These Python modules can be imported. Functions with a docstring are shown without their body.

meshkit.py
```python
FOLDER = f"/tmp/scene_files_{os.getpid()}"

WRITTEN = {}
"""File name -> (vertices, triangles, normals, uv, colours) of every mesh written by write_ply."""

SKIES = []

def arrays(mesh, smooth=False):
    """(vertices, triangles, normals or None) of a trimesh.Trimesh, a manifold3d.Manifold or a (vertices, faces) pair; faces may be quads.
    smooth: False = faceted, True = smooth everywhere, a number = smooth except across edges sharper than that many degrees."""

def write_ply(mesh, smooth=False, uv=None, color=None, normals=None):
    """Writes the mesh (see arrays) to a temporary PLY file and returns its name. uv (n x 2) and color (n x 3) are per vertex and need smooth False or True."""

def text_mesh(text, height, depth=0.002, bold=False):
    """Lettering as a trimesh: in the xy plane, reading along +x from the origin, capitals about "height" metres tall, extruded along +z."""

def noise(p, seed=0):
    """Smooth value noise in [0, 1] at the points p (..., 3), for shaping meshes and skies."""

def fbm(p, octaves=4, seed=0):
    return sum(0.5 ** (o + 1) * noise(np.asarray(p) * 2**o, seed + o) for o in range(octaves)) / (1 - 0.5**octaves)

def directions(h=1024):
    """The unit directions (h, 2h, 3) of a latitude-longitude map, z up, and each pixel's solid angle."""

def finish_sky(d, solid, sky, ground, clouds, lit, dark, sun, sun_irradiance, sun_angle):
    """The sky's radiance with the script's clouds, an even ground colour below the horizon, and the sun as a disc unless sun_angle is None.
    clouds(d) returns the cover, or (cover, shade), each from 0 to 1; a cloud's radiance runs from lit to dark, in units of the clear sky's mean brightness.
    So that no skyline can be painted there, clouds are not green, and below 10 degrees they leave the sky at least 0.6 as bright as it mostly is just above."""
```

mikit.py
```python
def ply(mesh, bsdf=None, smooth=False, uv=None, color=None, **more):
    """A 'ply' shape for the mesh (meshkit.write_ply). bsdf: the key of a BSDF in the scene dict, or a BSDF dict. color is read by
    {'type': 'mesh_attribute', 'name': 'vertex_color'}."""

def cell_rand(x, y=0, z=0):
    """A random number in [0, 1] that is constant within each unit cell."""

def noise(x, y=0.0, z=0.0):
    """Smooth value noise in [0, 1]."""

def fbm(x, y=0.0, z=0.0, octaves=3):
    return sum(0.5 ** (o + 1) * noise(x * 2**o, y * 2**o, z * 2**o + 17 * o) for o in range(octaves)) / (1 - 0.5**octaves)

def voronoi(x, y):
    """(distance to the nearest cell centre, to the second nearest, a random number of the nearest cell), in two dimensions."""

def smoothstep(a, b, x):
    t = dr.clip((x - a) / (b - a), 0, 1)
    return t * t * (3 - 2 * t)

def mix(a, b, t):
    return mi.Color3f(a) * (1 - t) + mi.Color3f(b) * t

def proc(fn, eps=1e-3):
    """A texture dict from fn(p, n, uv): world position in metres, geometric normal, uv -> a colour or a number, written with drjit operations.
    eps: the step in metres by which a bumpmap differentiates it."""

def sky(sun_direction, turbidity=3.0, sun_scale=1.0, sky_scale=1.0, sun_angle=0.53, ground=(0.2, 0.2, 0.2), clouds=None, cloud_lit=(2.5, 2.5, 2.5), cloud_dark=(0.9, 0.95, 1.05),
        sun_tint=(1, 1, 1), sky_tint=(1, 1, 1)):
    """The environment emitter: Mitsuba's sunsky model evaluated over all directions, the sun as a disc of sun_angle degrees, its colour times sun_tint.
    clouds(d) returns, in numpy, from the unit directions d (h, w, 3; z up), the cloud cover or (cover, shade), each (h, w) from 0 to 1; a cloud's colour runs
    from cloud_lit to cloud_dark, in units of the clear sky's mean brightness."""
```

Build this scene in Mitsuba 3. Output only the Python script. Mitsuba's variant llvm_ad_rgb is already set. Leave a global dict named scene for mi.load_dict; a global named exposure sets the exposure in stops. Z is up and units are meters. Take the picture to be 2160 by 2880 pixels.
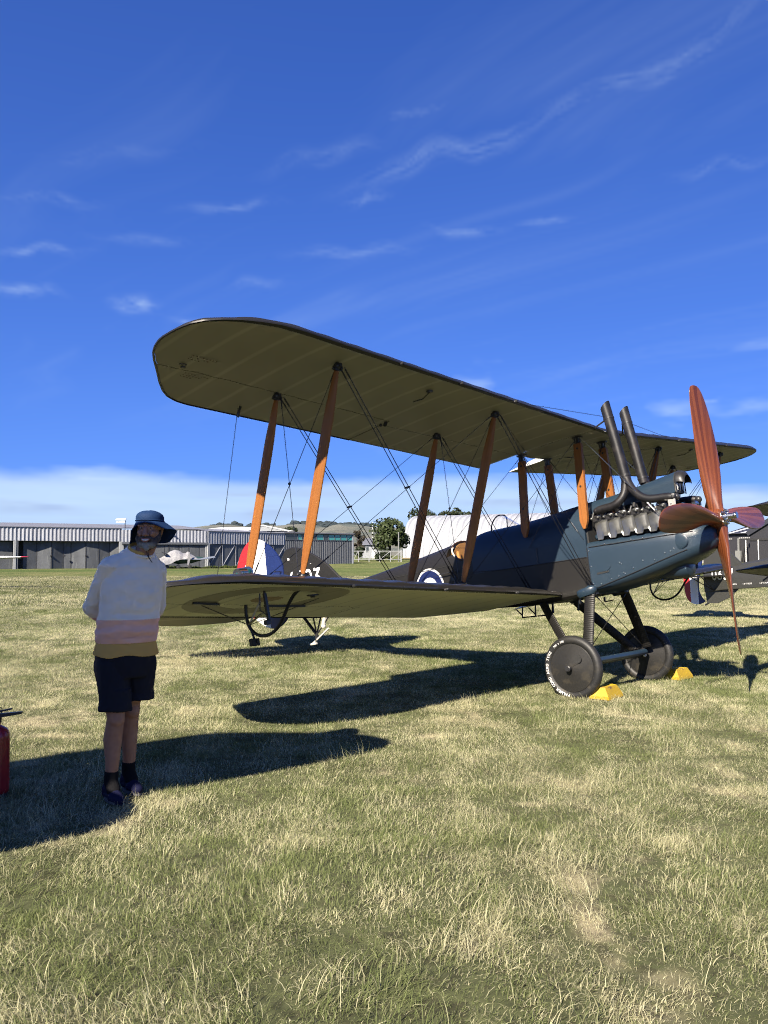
import math, random
import numpy as np, trimesh, manifold3d as m3, shapely.geometry as sg
import mitsuba as mi, drjit as dr
import mikit, meshkit
from mikit import proc, noise, fbm, smoothstep, mix
T4 = mi.ScalarTransform4f
PI = math.pi

# ---------------------------------------------------------------- camera, sky, exposure
scene, labels = {}, {}
FPX, PITCH, EYE = 2406.0, math.radians(2.88), 1.565          # focal length in pixels of the 2160 x 2880 photograph
scene['camera'] = {'type': 'perspective', 'fov': 2 * math.degrees(math.atan(1080 / FPX)), 'fov_axis': 'x',
                   'near_clip': 0.1, 'far_clip': 9000.0,
                   'to_world': T4().look_at(origin=[0, 0, EYE], target=[0, math.cos(PITCH), EYE + math.sin(PITCH)], up=[0, 0, 1])}
SUN = np.array([-0.395, -0.704, 0.588]); SUN /= np.linalg.norm(SUN)

WISPS = [(-16.4, 15.9, 1.1, .42, .10, .60), (-23.0, 16.2, 1.5, .32, -.08, .42), (-12.6, 15.1, 1.5, .20, -.06, .40), (-22.3, 18.5, 2.2, .28, .12, .30),
         (-1.1, 23.0, 1.2, .30, .30, .34), (4.2, 25.6, 5.2, .62, .30, .26), (18.0, 29.2, 8.0, .75, .36, .20), (-10.5, 22.2, 2.6, .28, .12, .20),
         (-15.8, 19.8, 2.6, .30, .06, .18), (5.5, 21.1, 2.4, .30, .05, .24), (11.0, 21.1, 1.6, .24, .02, .20), (-2.0, 19.8, 3.4, .34, .06, .24),
         (-8.6, 17.6, 2.0, .34, .20, .16), (2.2, 28.0, 1.6, .26, .10, .22), (22.0, 23.2, 2.4, .34, .10, .18), (21.0, 9.6, .6, .10, .0, .4),
         (-22.0, 21.4, 3.0, .4, .08, .15), (-4.0, 25.5, 3.5, .5, .25, .14), (-18.0, 24.5, 4.0, .6, .20, .10)]


def clouds(d):
    x, y, z = d[..., 0], d[..., 1], d[..., 2]
    el = np.degrees(np.arcsin(np.clip(z, -1, 1)))
    az = np.degrees(np.arctan2(x, y))
    N = lambda a, b, s, o=4: meshkit.fbm(np.stack([a, b, np.full_like(a, 3.7)], -1), o, s)
    # cirrus: long fibres on a high flat sheet, drawn out along one direction
    zz = np.maximum(z, 0.06)
    u, v = x / zz, y / zz
    a, b = u * .55 - v * .83, u * .83 + v * .55
    warp = N(u * .55, v * .55, 11, 3)
    fib = N(a * .50 + warp * 1.6, b * 2.6 + warp * 2.6, 5, 5)
    fine = N(a * 1.5 + warp * 3, b * 10.0 + warp * 8, 8, 5)
    patch = N(u * .33 + 4, v * .33, 21, 3)
    cir = np.clip((fib * .60 + fine * .40 - .49) * 3.6, 0, 1) ** 1.5 * np.clip((patch - .36) * 3.2, 0, 1) * .17 * np.clip(1.25 - el / 60, .3, 1)
    cir += np.clip((N(a * .35, b * .9, 15, 3) - .45) * 1.4, 0, 1) * .03
    cir *= np.clip((el - 6) / 6, 0, 1)
    # small detached puffs lower down
    puf = np.clip((N(az * .16 + 31, el * .55, 33, 5) - .61) * 5.5, 0, 1) * np.clip((el - 6.5) / 2, 0, 1) * np.clip((14.5 - el) / 3, 0, 1) * .5
    # single wisps and puffs: azimuth, elevation, half length, half width (degrees), slope, strength
    for a0, e0, L, w, sl, k in WISPS:
        dx, dy = (az - a0) * np.cos(np.radians(e0)), el - e0
        al = dx + dy * sl
        ac = dy - dx * sl + (meshkit.noise(np.stack([al * .9 / L ** .5 + a0, 0 * al, 0 * al], -1), 61) - .5) * w * 1.8
        env = np.exp(-(al / L) ** 2 - (ac / w) ** 2)
        m = env > .004
        t = N(al[m] * 1.5 / L ** .5 + 7 * a0, ac[m] * 4.0 + 2.5 * N(al[m] * .8, ac[m] * .8, 66, 2), 62, 5)
        cir[m] = np.maximum(cir[m], .8 * k * env[m] * np.clip((t - .26) * 2.4, 0, 1))
    # bank of white cloud above the horizon with a soft ragged top
    top = 5.4 + 1.3 * (N(az * .055, el * 0, 41, 3) - .5) * 2 - .035 * np.clip(az, 0, 30) * 1.0
    edge = (N(az * .22, el * .8, 45, 5) - .5) * 3.0
    bank = np.clip((top + edge * .55 - el) / .9, 0, 1)
    bank *= .50 + .55 * N(az * .10, el * 1.1, 47, 5)
    haze = np.clip(1 - el / 4.0, 0, 1) * .30
    cover = 1 - (1 - cir) * (1 - puf) * (1 - bank) * (1 - haze)
    dark = np.clip((N(az * .13 + 9, el * 1.7, 51, 5) - .50) * 6, 0, 1) * np.exp(-((el - 3.3) / 1.1) ** 2)
    cover = np.clip(cover + dark * .25, 0, .95)
    return cover, np.clip(dark * .85, 0, 1)


scene['sky_light'] = mikit.sky(SUN.tolist(), turbidity=2.6, sky_scale=0.28, sky_tint=(0.55, 0.86, 1.95), clouds=clouds,
                               cloud_lit=(2.3, 3.0, 3.9), cloud_dark=(1.5, 2.0, 3.1), sun_tint=(0.93, 1.03, 1.20), ground=(0.12, 0.12, 0.07))
exposure = 3.25

# ---------------------------------------------------------------- helpers
rng = np.random.default_rng(7)


def at(u, v, Y):
    """World point at depth Y (metres ahead) on the sight line of photo pixel (u, v): used to lay out the background."""
    x, y = (u - 1080) / FPX, -(v - 1440) / FPX
    c, s = math.cos(PITCH), math.sin(PITCH)
    r = np.array([x, c - y * s, s + y * c])
    return np.array([0, 0, EYE]) + r * (Y / r[1])


def ground_z(x, y):
    x, y = np.asarray(x, float), np.asarray(y, float)
    t = np.clip((y - 105) / 95.0, 0, 1)
    far = .75 * t * t * (3 - 2 * t)
    near = (meshkit.fbm(np.stack([x * .35, y * .35, 0 * x], -1), 3, 3) - .5) * .05
    return far + near * np.clip(1 - y / 60, 0, 1)


def numbered(name, table=None):
    table = scene if table is None else table
    has = lambda k: k in table or any(q.startswith(k + '__') for q in table)
    if name not in used:
        used[name] = 0
        return name
    used[name] += 1
    return f'{name}_{used[name]:03d}'


used = {}


def key_for(name, parent=None):
    return numbered((parent + '__' if parent else '') + name)


def concat(ms):
    ms = [trimesh.Trimesh(*m, process=False) if isinstance(m, (tuple, list)) else m for m in ms]
    return trimesh.util.concatenate(ms)


def tm(m):
    if hasattr(m, 'to_mesh'):
        q = m.to_mesh()
        return trimesh.Trimesh(np.array(q.vert_properties[:, :3]), np.array(q.tri_verts), process=False)
    if isinstance(m, (tuple, list)):
        v, f = np.asarray(m[0], float), np.asarray(m[1], int)
        if f.shape[1] == 4:
            f = np.vstack([f[:, [0, 1, 2]], f[:, [0, 2, 3]]])
        return trimesh.Trimesh(v, f, process=False)
    return m


def add(name, mesh, mat, parent=None, smooth=35, uv=None, xf=None, label=None, cat=None, group=None, kind=None, color=None):
    """One entry of the scene; uv: a function of the vertices or an array (then smooth must be True or False)."""
    k = key_for(name, parent)
    mesh = tm(mesh)
    if uv is not None:
        if callable(uv):
            if smooth not in (True, False):
                mesh = trimesh.graph.smooth_shade(trimesh.Trimesh(mesh.vertices, mesh.faces, process=True), angle=math.radians(smooth), facet_minarea=None)
                smooth = True
            uv = uv(np.array(mesh.vertices))
        d = mikit.ply(mesh, mat, smooth=smooth, uv=uv, color=color)
    else:
        d = mikit.ply(mesh, mat, smooth=smooth, color=color)
    if xf is None and parent is not None:
        xf = place.get(parent.split('__')[0])
    if xf is not None:
        d['to_world'] = xf
    scene[k] = d
    tag(k, label, cat, group, kind)
    return k


place = {}


def tag(k, label=None, cat=None, group=None, kind=None):
    e = {}
    if label: e['label'] = label
    if cat: e['category'] = cat
    if group: e['group'] = group
    if kind: e['kind'] = kind
    if e: labels[k] = e


def thing(name, label, cat, group=None, xf=None):
    k = numbered(name)
    tag(k, label, cat, group)
    if xf is not None: place[k] = xf
    return k


def grid(P, flip=False):
    P = np.asarray(P, float)
    m, n = P.shape[:2]
    i, j = np.meshgrid(np.arange(m - 1), np.arange(n - 1), indexing='ij')
    q = np.stack([i * n + j, (i + 1) * n + j, (i + 1) * n + j + 1, i * n + j + 1], -1).reshape(-1, 4)
    if flip: q = q[:, ::-1]
    return trimesh.Trimesh(P.reshape(-1, 3), np.vstack([q[:, [0, 1, 2]], q[:, [0, 2, 3]]]), process=False)


def loft(S, caps=True):
    """Closed rings S (k, n, 3) into a skin with fan caps."""
    S = np.asarray(S, float)
    k, n = S.shape[:2]
    i, j = np.meshgrid(np.arange(k - 1), np.arange(n), indexing='ij')
    a, b = i * n + j, i * n + (j + 1) % n
    q = np.stack([a, b, b + n, a + n], -1).reshape(-1, 4)
    f = [q[:, [0, 1, 2]], q[:, [0, 2, 3]]]
    V = S.reshape(-1, 3)
    if caps:
        V = np.vstack([V, S[0].mean(0), S[-1].mean(0)])
        r = np.arange(n)
        f.append(np.stack([(r + 1) % n, r, r * 0 + k * n], 1))
        o = (k - 1) * n
        f.append(np.stack([o + r, o + (r + 1) % n, r * 0 + k * n + 1], 1))
    m = trimesh.Trimesh(V, np.vstack(f), process=False)
    if caps and m.volume < 0: m.invert()
    return m


def frames(P):
    P = np.asarray(P, float)
    t = np.gradient(P, axis=0)
    t /= np.linalg.norm(t, axis=1, keepdims=True) + 1e-12
    a = np.zeros_like(P)
    ref = np.array([0, 0, 1.0]) if abs(t[0][2]) < .9 else np.array([1.0, 0, 0])
    for i in range(len(P)):
        v = ref - t[i] * (ref @ t[i])
        v /= np.linalg.norm(v) + 1e-12
        a[i] = v
        ref = v
    return t, a, np.cross(t, a)


def tube(P, r, sides=8, caps=True, flat=1.0):
    P = np.asarray(P, float)
    t, a, b = frames(P)
    r = np.broadcast_to(r, (len(P),))
    th = np.arange(sides) * 2 * PI / sides
    S = P[:, None] + r[:, None, None] * (np.cos(th)[None, :, None] * a[:, None] + flat * np.sin(th)[None, :, None] * b[:, None])
    return loft(S, caps)


def spline(P, n=24):
    from scipy.interpolate import CubicSpline
    P = np.asarray(P, float)
    s = np.r_[0, np.cumsum(np.linalg.norm(np.diff(P, axis=0), axis=1))]
    return CubicSpline(s, P)(np.linspace(0, s[-1], n))


def box(lo, hi, c=0.0):
    """Axis-aligned box with chamfered edges."""
    lo, hi = np.array(lo, float), np.array(hi, float)
    c = min(c, .45 * (hi - lo).min())
    if c <= 0:
        return trimesh.creation.box(bounds=[lo, hi])
    pts = []
    for k in range(3):
        for s in np.ndindex(2, 2, 2):
            p = np.where(np.array(s) == 0, lo + c, hi - c)
            p[k] = lo[k] if s[k] == 0 else hi[k]
            pts.append(p)
    return trimesh.convex.convex_hull(np.array(pts))


def bar(p, q, w, h, up=(0, 0, 1), c=0.0):
    """A box beam from p to q, w wide and h high."""
    p, q = np.array(p, float), np.array(q, float)
    L = np.linalg.norm(q - p)
    t = (q - p) / L
    up = np.array(up, float)
    if abs(up @ t) > .99: up = np.array([1.0, 0, 0])
    s = np.cross(up, t); s /= np.linalg.norm(s)
    m = box([0, -w / 2, -h / 2], [L, w / 2, h / 2], c)
    M = np.eye(4); M[:3, 0], M[:3, 1], M[:3, 2], M[:3, 3] = t, s, np.cross(t, s), p
    return m.apply_transform(M)


def extrude(poly, axis, a, b):
    """Polygon given in the plane normal to axis ('x': (y,z), 'y': (x,z), 'z': (x,y)) from a to b along the axis."""
    m = trimesh.creation.extrude_polygon(poly if hasattr(poly, 'exterior') else sg.Polygon(poly), abs(b - a), engine='earcut')
    v = np.array(m.vertices); lo = min(a, b)
    V = {'x': np.c_[v[:, 2] + lo, v[:, 0], v[:, 1]], 'y': np.c_[v[:, 0], v[:, 2] + lo, v[:, 1]], 'z': np.c_[v[:, 0], v[:, 1], v[:, 2] + lo]}[axis]
    out = trimesh.Trimesh(V, m.faces, process=False)
    if out.volume < 0: out.invert()
    return out


def lathe(profile, n=32, axis='z'):
    """profile: (radius, height) pairs; closed solid when it starts and ends at radius 0."""
    p = np.asarray(profile, float)
    th = np.arange(n) * 2 * PI / n
    P = np.stack([p[:, None, 0] * np.cos(th), p[:, None, 0] * np.sin(th), np.repeat(p[:, None, 1], n, 1)], -1)
    if axis == 'y': P = P[..., [0, 2, 1]]
    if axis == 'x': P = P[..., [2, 0, 1]]
    m = loft(P, caps=True)
    return m


def ball(c, r, n=2):
    m = trimesh.creation.icosphere(n, 1.0)
    m.apply_scale(r)
    return m.apply_translation(c)


def mani(m):
    m = tm(m)
    m = trimesh.Trimesh(m.vertices, m.faces, process=True)
    return m3.Manifold(m3.Mesh(np.asarray(m.vertices, np.float32), np.asarray(m.faces, np.uint32)))


def bone(p, r, q, s, n=20):
    return m3.Manifold.batch_hull([m3.Manifold.sphere(r, n).translate(list(map(float, p))), m3.Manifold.sphere(s, n).translate(list(map(float, q)))])


def flesh(parts, length=.02, it=10):
    u = parts[0]
    for p in parts[1:]: u = u + p
    m = tm(u.refine_to_length(length))
    m = trimesh.Trimesh(m.vertices, m.faces, process=True)
    trimesh.smoothing.filter_taubin(m, .5, .52, it)
    return m


# ---------------------------------------------------------------- materials
def mat(name, **bsdf):
    scene[name] = bsdf
    return name


def paint(name, rgb, rough=.5, metal=0.0, coat=0.0, spec=.5, two=True, coat_gloss=.9):
    c = rgb if isinstance(rgb, dict) else {'type': 'rgb', 'value': list(rgb)}
    b = {'type': 'principled', 'base_color': c, 'roughness': rough, 'metallic': metal, 'specular': spec}
    if coat: b['clearcoat'] = coat; b['clearcoat_gloss'] = coat_gloss
    scene[name] = {'type': 'twosided', 'b': b} if two else b
    return name


def C(*a): return mi.Color3f(*a)
def f2(x): return mi.Float(x)


paint('m_black_metal', (.02, .02, .022), .38, spec=.5)
paint('m_black_matt', (.018, .018, .018), .7)
paint('m_wire', (.03, .03, .035), .35, metal=.6)
paint('m_steel', (.50, .50, .49), .25, metal=1.0)
paint('m_dark_steel', (.035, .034, .035), .40, metal=.5)
paint('m_white', (.62, .62, .61), .5)
paint('m_rubber', (.022, .022, .023), .55)
paint('m_glass_green', (.012, .075, .065), .12, coat=.6)
paint('m_brass', (.50, .44, .34), .25, metal=1.0)
mat('m_pane', type='thindielectric')


def exhaust_col(p, n, uv):
    a = fbm(p.x * 14, p.y * 14, p.z * 9, 3)
    return mix((.009, .0088, .0105), (.024, .021, .022), smoothstep(.4, .75, a))
paint('m_exhaust', proc(exhaust_col), .5, metal=.2)


def alu_col(p, n, uv):
    a = fbm(p.x * 9, p.y * 9, p.z * 14, 3)
    return mix((.15, .152, .146), (.30, .30, .285), a)
paint('m_aluminium', proc(alu_col), .34, metal=.85)


def grey_col(p, n, uv):
    a = fbm(p.x * 3, p.y * 3, p.z * 3, 3)
    st = smoothstep(.56, .80, fbm((p.x + p.y) * 16, p.z * 2.2, 3.0, 4)) * .30
    a = dr.clip(a + st - .1, 0, 1.4)
    return mix((.0125, .0255, .041), (.0165, .0315, .050), a)
paint('m_grey_paint', proc(grey_col), .34, spec=.5, coat=.4)


def strut_col(p, n, uv):           # uv: across in metres, along in metres
    g = fbm(uv.x * 50 + 1.5 * noise(uv.y * .9, 5.1), uv.y * .7, 2.2, 3)
    r = smoothstep(.55, .85, noise(uv.x * 190, uv.y * 1.1, 1.0))
    return mix(mix((.205, .068, .013), (.285, .108, .022), g), (.14, .045, .010), r * .30)
paint('m_strut_wood', proc(strut_col), .5, coat=.0, spec=.35)


def prop_col(p, n, uv):            # uv: axial, radial in metres: laminations are layers across the shaft
    a = uv.x + .0020 * noise(uv.y * 6, 2.0) 
    k = dr.floor(a / .0150 + 40.0)
    lay = .55 * mikit.cell_rand(k, 3.0, 1.0) + .42 * (k - 2 * dr.floor(k / 2))
    glue = smoothstep(.44, .5, dr.abs(a / .0150 - dr.floor(a / .0150) - .5))
    g = fbm(uv.x * 90, uv.y * 4, 1.7, 3)
    c = mix((.070, .017, .0065), (.185, .054, .017), lay * .75 + g * .25)
    return c * (1 - .18 * glue)
paint('m_prop_wood', proc(prop_col), .30, coat=.45, spec=.4)


def ply_col(p, n, uv):
    g = fbm(p.x * 5, p.y * 5, p.z * 45, 3)
    return mix((.30, .14, .045), (.42, .22, .075), g)
paint('m_plywood', proc(ply_col), .5)

# ---------------------------------------------------------------- ground
def field_mix(x, y):
    """0 = lush green, 1 = dry straw, the same law for the soil sheet and for the blades."""
    big = fbm(x * .22 + 3, y * .13, 1.0, 3)
    mid = fbm(x * 1.3, y * 1.0 + 7, 2.0, 3)
    return dr.clip(.46 + (big - .5) * .55 + (mid - .5) * .75 + (fbm(x * 4.5, y * 4.0, 6.0, 2) - .5) * .75, 0, 1)


def ground_col(p, n, uv):
    d = field_mix(p.x, p.y)
    g = fbm(p.x * 16, p.y * 16, 3.0, 3)
    gf = fbm(p.x * .9, p.y * 2.6, 5.0, 4)
    near = mix(mix(C(.060, .066, .032), C(.205, .178, .115), smoothstep(.60, .92, d)), C(.035, .032, .020), smoothstep(.45, .75, g) * .6)
    far = mix(C(.046, .064, .022), C(.112, .108, .050), smoothstep(.25, .85, d * .55 + gf * .5))
    far = mix(far, C(.042, .060, .020), smoothstep(.52, .72, fbm(p.x * .045, p.y * .11, 9.0, 3)) * .55)
    verge = smoothstep(2.2, .4, dr.abs(p.y - 88 - .10 * p.x - 2 * noise(p.x * .2, 3.0)) * .30)
    far = mix(far, C(.042, .066, .020), dr.clip(verge, 0, 1) * .6)
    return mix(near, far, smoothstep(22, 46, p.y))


def ground_bump(p, n, uv): return fbm(p.x * 5, p.y * 5, 1.0, 4)


paint('m_ground0', proc(ground_col), .95, spec=.1)
mat('m_ground', type='bumpmap', bsdf={'type': 'ref', 'id': 'm_ground0'}, arbitrary=proc(ground_bump, .01), scale=.10)
xg = np.r_[-3000, -800, -300, np.arange(-120, -12, 6), np.arange(-12, 12.1, .4), np.arange(18, 121, 6), 300, 800, 3000]
yg = np.r_[-60, -20, -6, np.arange(0, 30, .4), np.arange(30, 220, 5), 260, 400, 800, 1600, 3500, 6000]
X, Y = np.meshgrid(xg, yg, indexing='ij')
Pg = np.stack([X, Y, ground_z(X, Y)], -1)
add('ground', grid(Pg), 'm_ground', smooth=True, label='wide mown airfield of mixed green and straw-dry grass', kind='structure')


# ---------------------------------------------------------------- grass: blades in square tufts, instanced over the field
def blade_col(p, n, uv):             # uv.x: random number of the blade, uv.y: 0 root .. 1 tip
    d = field_mix(p.x, p.y)
    dry = smoothstep(-.16, .16, d - uv.x * .86 - .035)
    hue = mikit.cell_rand(uv.x * 997.0, 1.0, 2.0)
    green = mix(C(.092, .118, .041), C(.208, .236, .100), hue)
    straw = mix(C(.31, .29, .17), C(.65, .615, .40), hue)
    c = mix(green, straw, dry)
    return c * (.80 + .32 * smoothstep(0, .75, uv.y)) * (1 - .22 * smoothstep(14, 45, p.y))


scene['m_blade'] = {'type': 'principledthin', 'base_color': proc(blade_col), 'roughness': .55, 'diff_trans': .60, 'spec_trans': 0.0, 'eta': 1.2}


def tuft(size, count, hmin, hmax, width, seed, segs=3, bend=1.0):
    r = np.random.default_rng(seed)
    n = count
    xy = (r.random((n, 2)) - .5) * size
    cl = meshkit.noise(np.c_[xy * 5.0, np.full(n, seed)], 5)
    h = (hmin + (hmax - hmin) * r.random(n) ** 1.7) * (.6 + .8 * cl)
    az = r.normal(.35, 1.3, n) + 1.5 * (meshkit.noise(np.c_[xy * 2.5, np.full(n, seed + 9)], 8) - .5) * 2
    lean = (.15 + 1.0 * r.random(n)) * bend
    d = np.stack([np.cos(az), np.sin(az)], 1)
    w = width * (.6 + .8 * r.random(n))
    face = az + PI / 2 + r.normal(0, .7, n)
    sd = np.stack([np.cos(face), np.sin(face)], 1)
    V, UV, F = [], [], []
    rid = r.random(n)
    ks = np.linspace(0, 1, segs + 1)
    for k in ks:
        ang = lean * k
        rad = h * k * np.sin(ang * .9) * .95
        z = h * k * np.cos(ang * .9)
        c = np.c_[xy + d * rad[:, None], z - .012]
        wk = w * (1 - k ** 1.6) * .5 + .0002
        o = np.c_[sd * wk[:, None], np.zeros(n)]
        V += [c - o, c + o]
        UV += [np.c_[rid, np.full(n, k)]] * 2
    V, UV = np.stack(V, 1).reshape(-1, 3), np.stack(UV, 1).reshape(-1, 2)
    m = 2 * (segs + 1)
    for s_ in range(segs):
        b = np.arange(n) * m + 2 * s_
        F += [np.stack([b, b + 1, b + 3], 1), np.stack([b, b + 3, b + 2], 1)]
    return mikit.ply((V, np.vstack(F)), 'm_blade', smooth=False, uv=UV)


NEAR, MID, FAR = 1.0, 2.0, 4.0
for i in range(5):
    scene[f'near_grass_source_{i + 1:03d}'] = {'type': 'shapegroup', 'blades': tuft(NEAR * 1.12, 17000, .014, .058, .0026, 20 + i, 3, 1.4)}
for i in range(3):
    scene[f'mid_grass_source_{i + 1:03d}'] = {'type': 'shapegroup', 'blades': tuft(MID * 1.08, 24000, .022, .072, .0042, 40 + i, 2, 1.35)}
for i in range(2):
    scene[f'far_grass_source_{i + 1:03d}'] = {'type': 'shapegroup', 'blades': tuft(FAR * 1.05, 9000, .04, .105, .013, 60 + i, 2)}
scene['long_grass_source'] = {'type': 'shapegroup', 'blades': tuft(.44, 240, .05, .15, .0024, 91, 4, 1.5)}
g = np.random.default_rng(3)
count = 0


def place_grass(src, x, y, size, sz=1.0):
    global count
    count += 1
    a = g.integers(0, 4) * 90 + g.normal(0, 4)
    if 'long' in src: a = g.random() * 360
    scene[f'grass__{count:03d}'] = {'type': 'instance', 'group': {'type': 'ref', 'id': src},
                                    'to_world': T4().translate([float(x), float(y), float(ground_z(x, y))]).rotate([0, 0, 1], float(a)).scale([1, 1, float(sz)])}


half = lambda y: .47 * y + .9
for y in np.arange(2.3, 12.5, NEAR):
    for x in np.arange(-7, 7.1, NEAR):
        if abs(x) < half(y) + .3: place_grass(f'near_grass_source_{g.integers(1, 6):03d}', x, y, NEAR, .85 + .3 * g.random())
for y in np.arange(13.0, 26.5, MID):
    for x in np.arange(-16, 16.1, MID):
        if abs(x) < half(y) + 1: place_grass(f'mid_grass_source_{g.integers(1, 4):03d}', x, y, MID)
for y in np.arange(28.0, 62, FAR):
    for x in np.arange(-32, 32.1, FAR):
        if abs(x) < half(y) + 2: place_grass(f'far_grass_source_{g.integers(1, 3):03d}', x, y, FAR)
for q in range(150):
    y = 2.6 + 11 * g.random() ** 1.3; x = (g.random() * 2 - 1) * half(y)
    place_grass('long_grass_source', x, y, 1, .6 + .6 * g.random())
for (x, y) in [(2.05, 9.55), (2.22, 9.50), (2.0, 9.85), (2.45, 9.12), (2.62, 9.15), (2.30, 9.25), (3.55, 10.6), (3.85, 10.6), (3.30, 11.0), (3.45, 10.85), (-1.72, 5.32), (-1.55, 5.40), (-1.90, 5.45), (-2.45, 5.50), (-1.35, 14.9), (-1.15, 15.1)]:
    place_grass('long_grass_source', x, y, 1, .75)
tag('grass', 'short tufted airfield grass, green blades mixed with straw, covering the field', 'grass', kind='stuff')

# ---------------------------------------------------------------- the biplane: body frame x forward, y to port, z up, origin on the axle
D = dict(xl=-.592, zl=.762, stag=.686, gap=1.863, s=.7925, e=.27, yin=1.962, yout=4.253, tdih=math.tan(.0564), inc=.0654,
         half=5.73, ycab=.30, chord=1.69)
CH = D['chord']


def rotz(a): return np.array([[math.cos(a), -math.sin(a), 0], [math.sin(a), math.cos(a), 0], [0, 0, 1]])
def roty(a): return np.array([[math.cos(a), 0, math.sin(a)], [0, 1, 0], [-math.sin(a), 0, math.cos(a)]])


def pose(heading, pitch, pos):
    M = np.eye(4)
    M[:3, :3] = rotz(heading) @ roty(-pitch)
    M[:3, 3] = pos
    return T4(M)


BIPLANE_POSE = pose(-.7364, .1341, [2.6816, 10.1255, .33])
FT = np.array([0, .0125, .025, .05, .1, .2, .3, .4, .5, .6, .7, .8, .9, 1])
ZU = np.array([.014, .037, .047, .059, .073, .085, .086, .081, .072, .060, .047, .033, .018, .003])
ZL = np.array([.012, .002, .000, .002, .006, .010, .012, .012, .011, .009, .007, .004, .002, .000])


def plan(upper, ay):
    """(t of the leading edge, t of the trailing edge) behind the leading edge line at span ay."""
    tl = np.interp(ay, [0, 4.9, 5.1, 5.25, 5.39, 5.52, 5.62, 5.68, 5.71, 5.725, 5.73], [0, 0, .015, .05, .10, .17, .25, .34, .43, .52, .60])
    tt = np.interp(ay, [0, 4.80, 4.92, 5.0, 5.06, 5.11, 5.16, 5.20, 5.28, 5.44, 5.56, 5.64, 5.69, 5.72, 5.73], [CH, CH, CH - .02, CH - .055, CH - .085, CH - .13, CH - .17, CH - .22, 1.38, 1.17, 1.02, .905, .80, .70, .62])
    if not upper:
        tt = tt - .62 * np.clip((1.12 - ay) / .72, 0, 1) ** 1.25
    return tl, tt


def wing_xyz(upper, y, t, dz=0.0):
    y, t = np.broadcast_arrays(np.asarray(y, float), np.asarray(t, float))
    x0 = D['xl'] + (D['stag'] if upper else 0)
    z0 = D['zl'] + (D['gap'] if upper else 0) + D['tdih'] * np.abs(y)
    c, s = math.cos(D['inc']), math.sin(D['inc'])
    return np.stack([x0 + (D['e'] - t) * c + dz * s, y, z0 + (D['e'] - t) * s + dz * c], -1)


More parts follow.
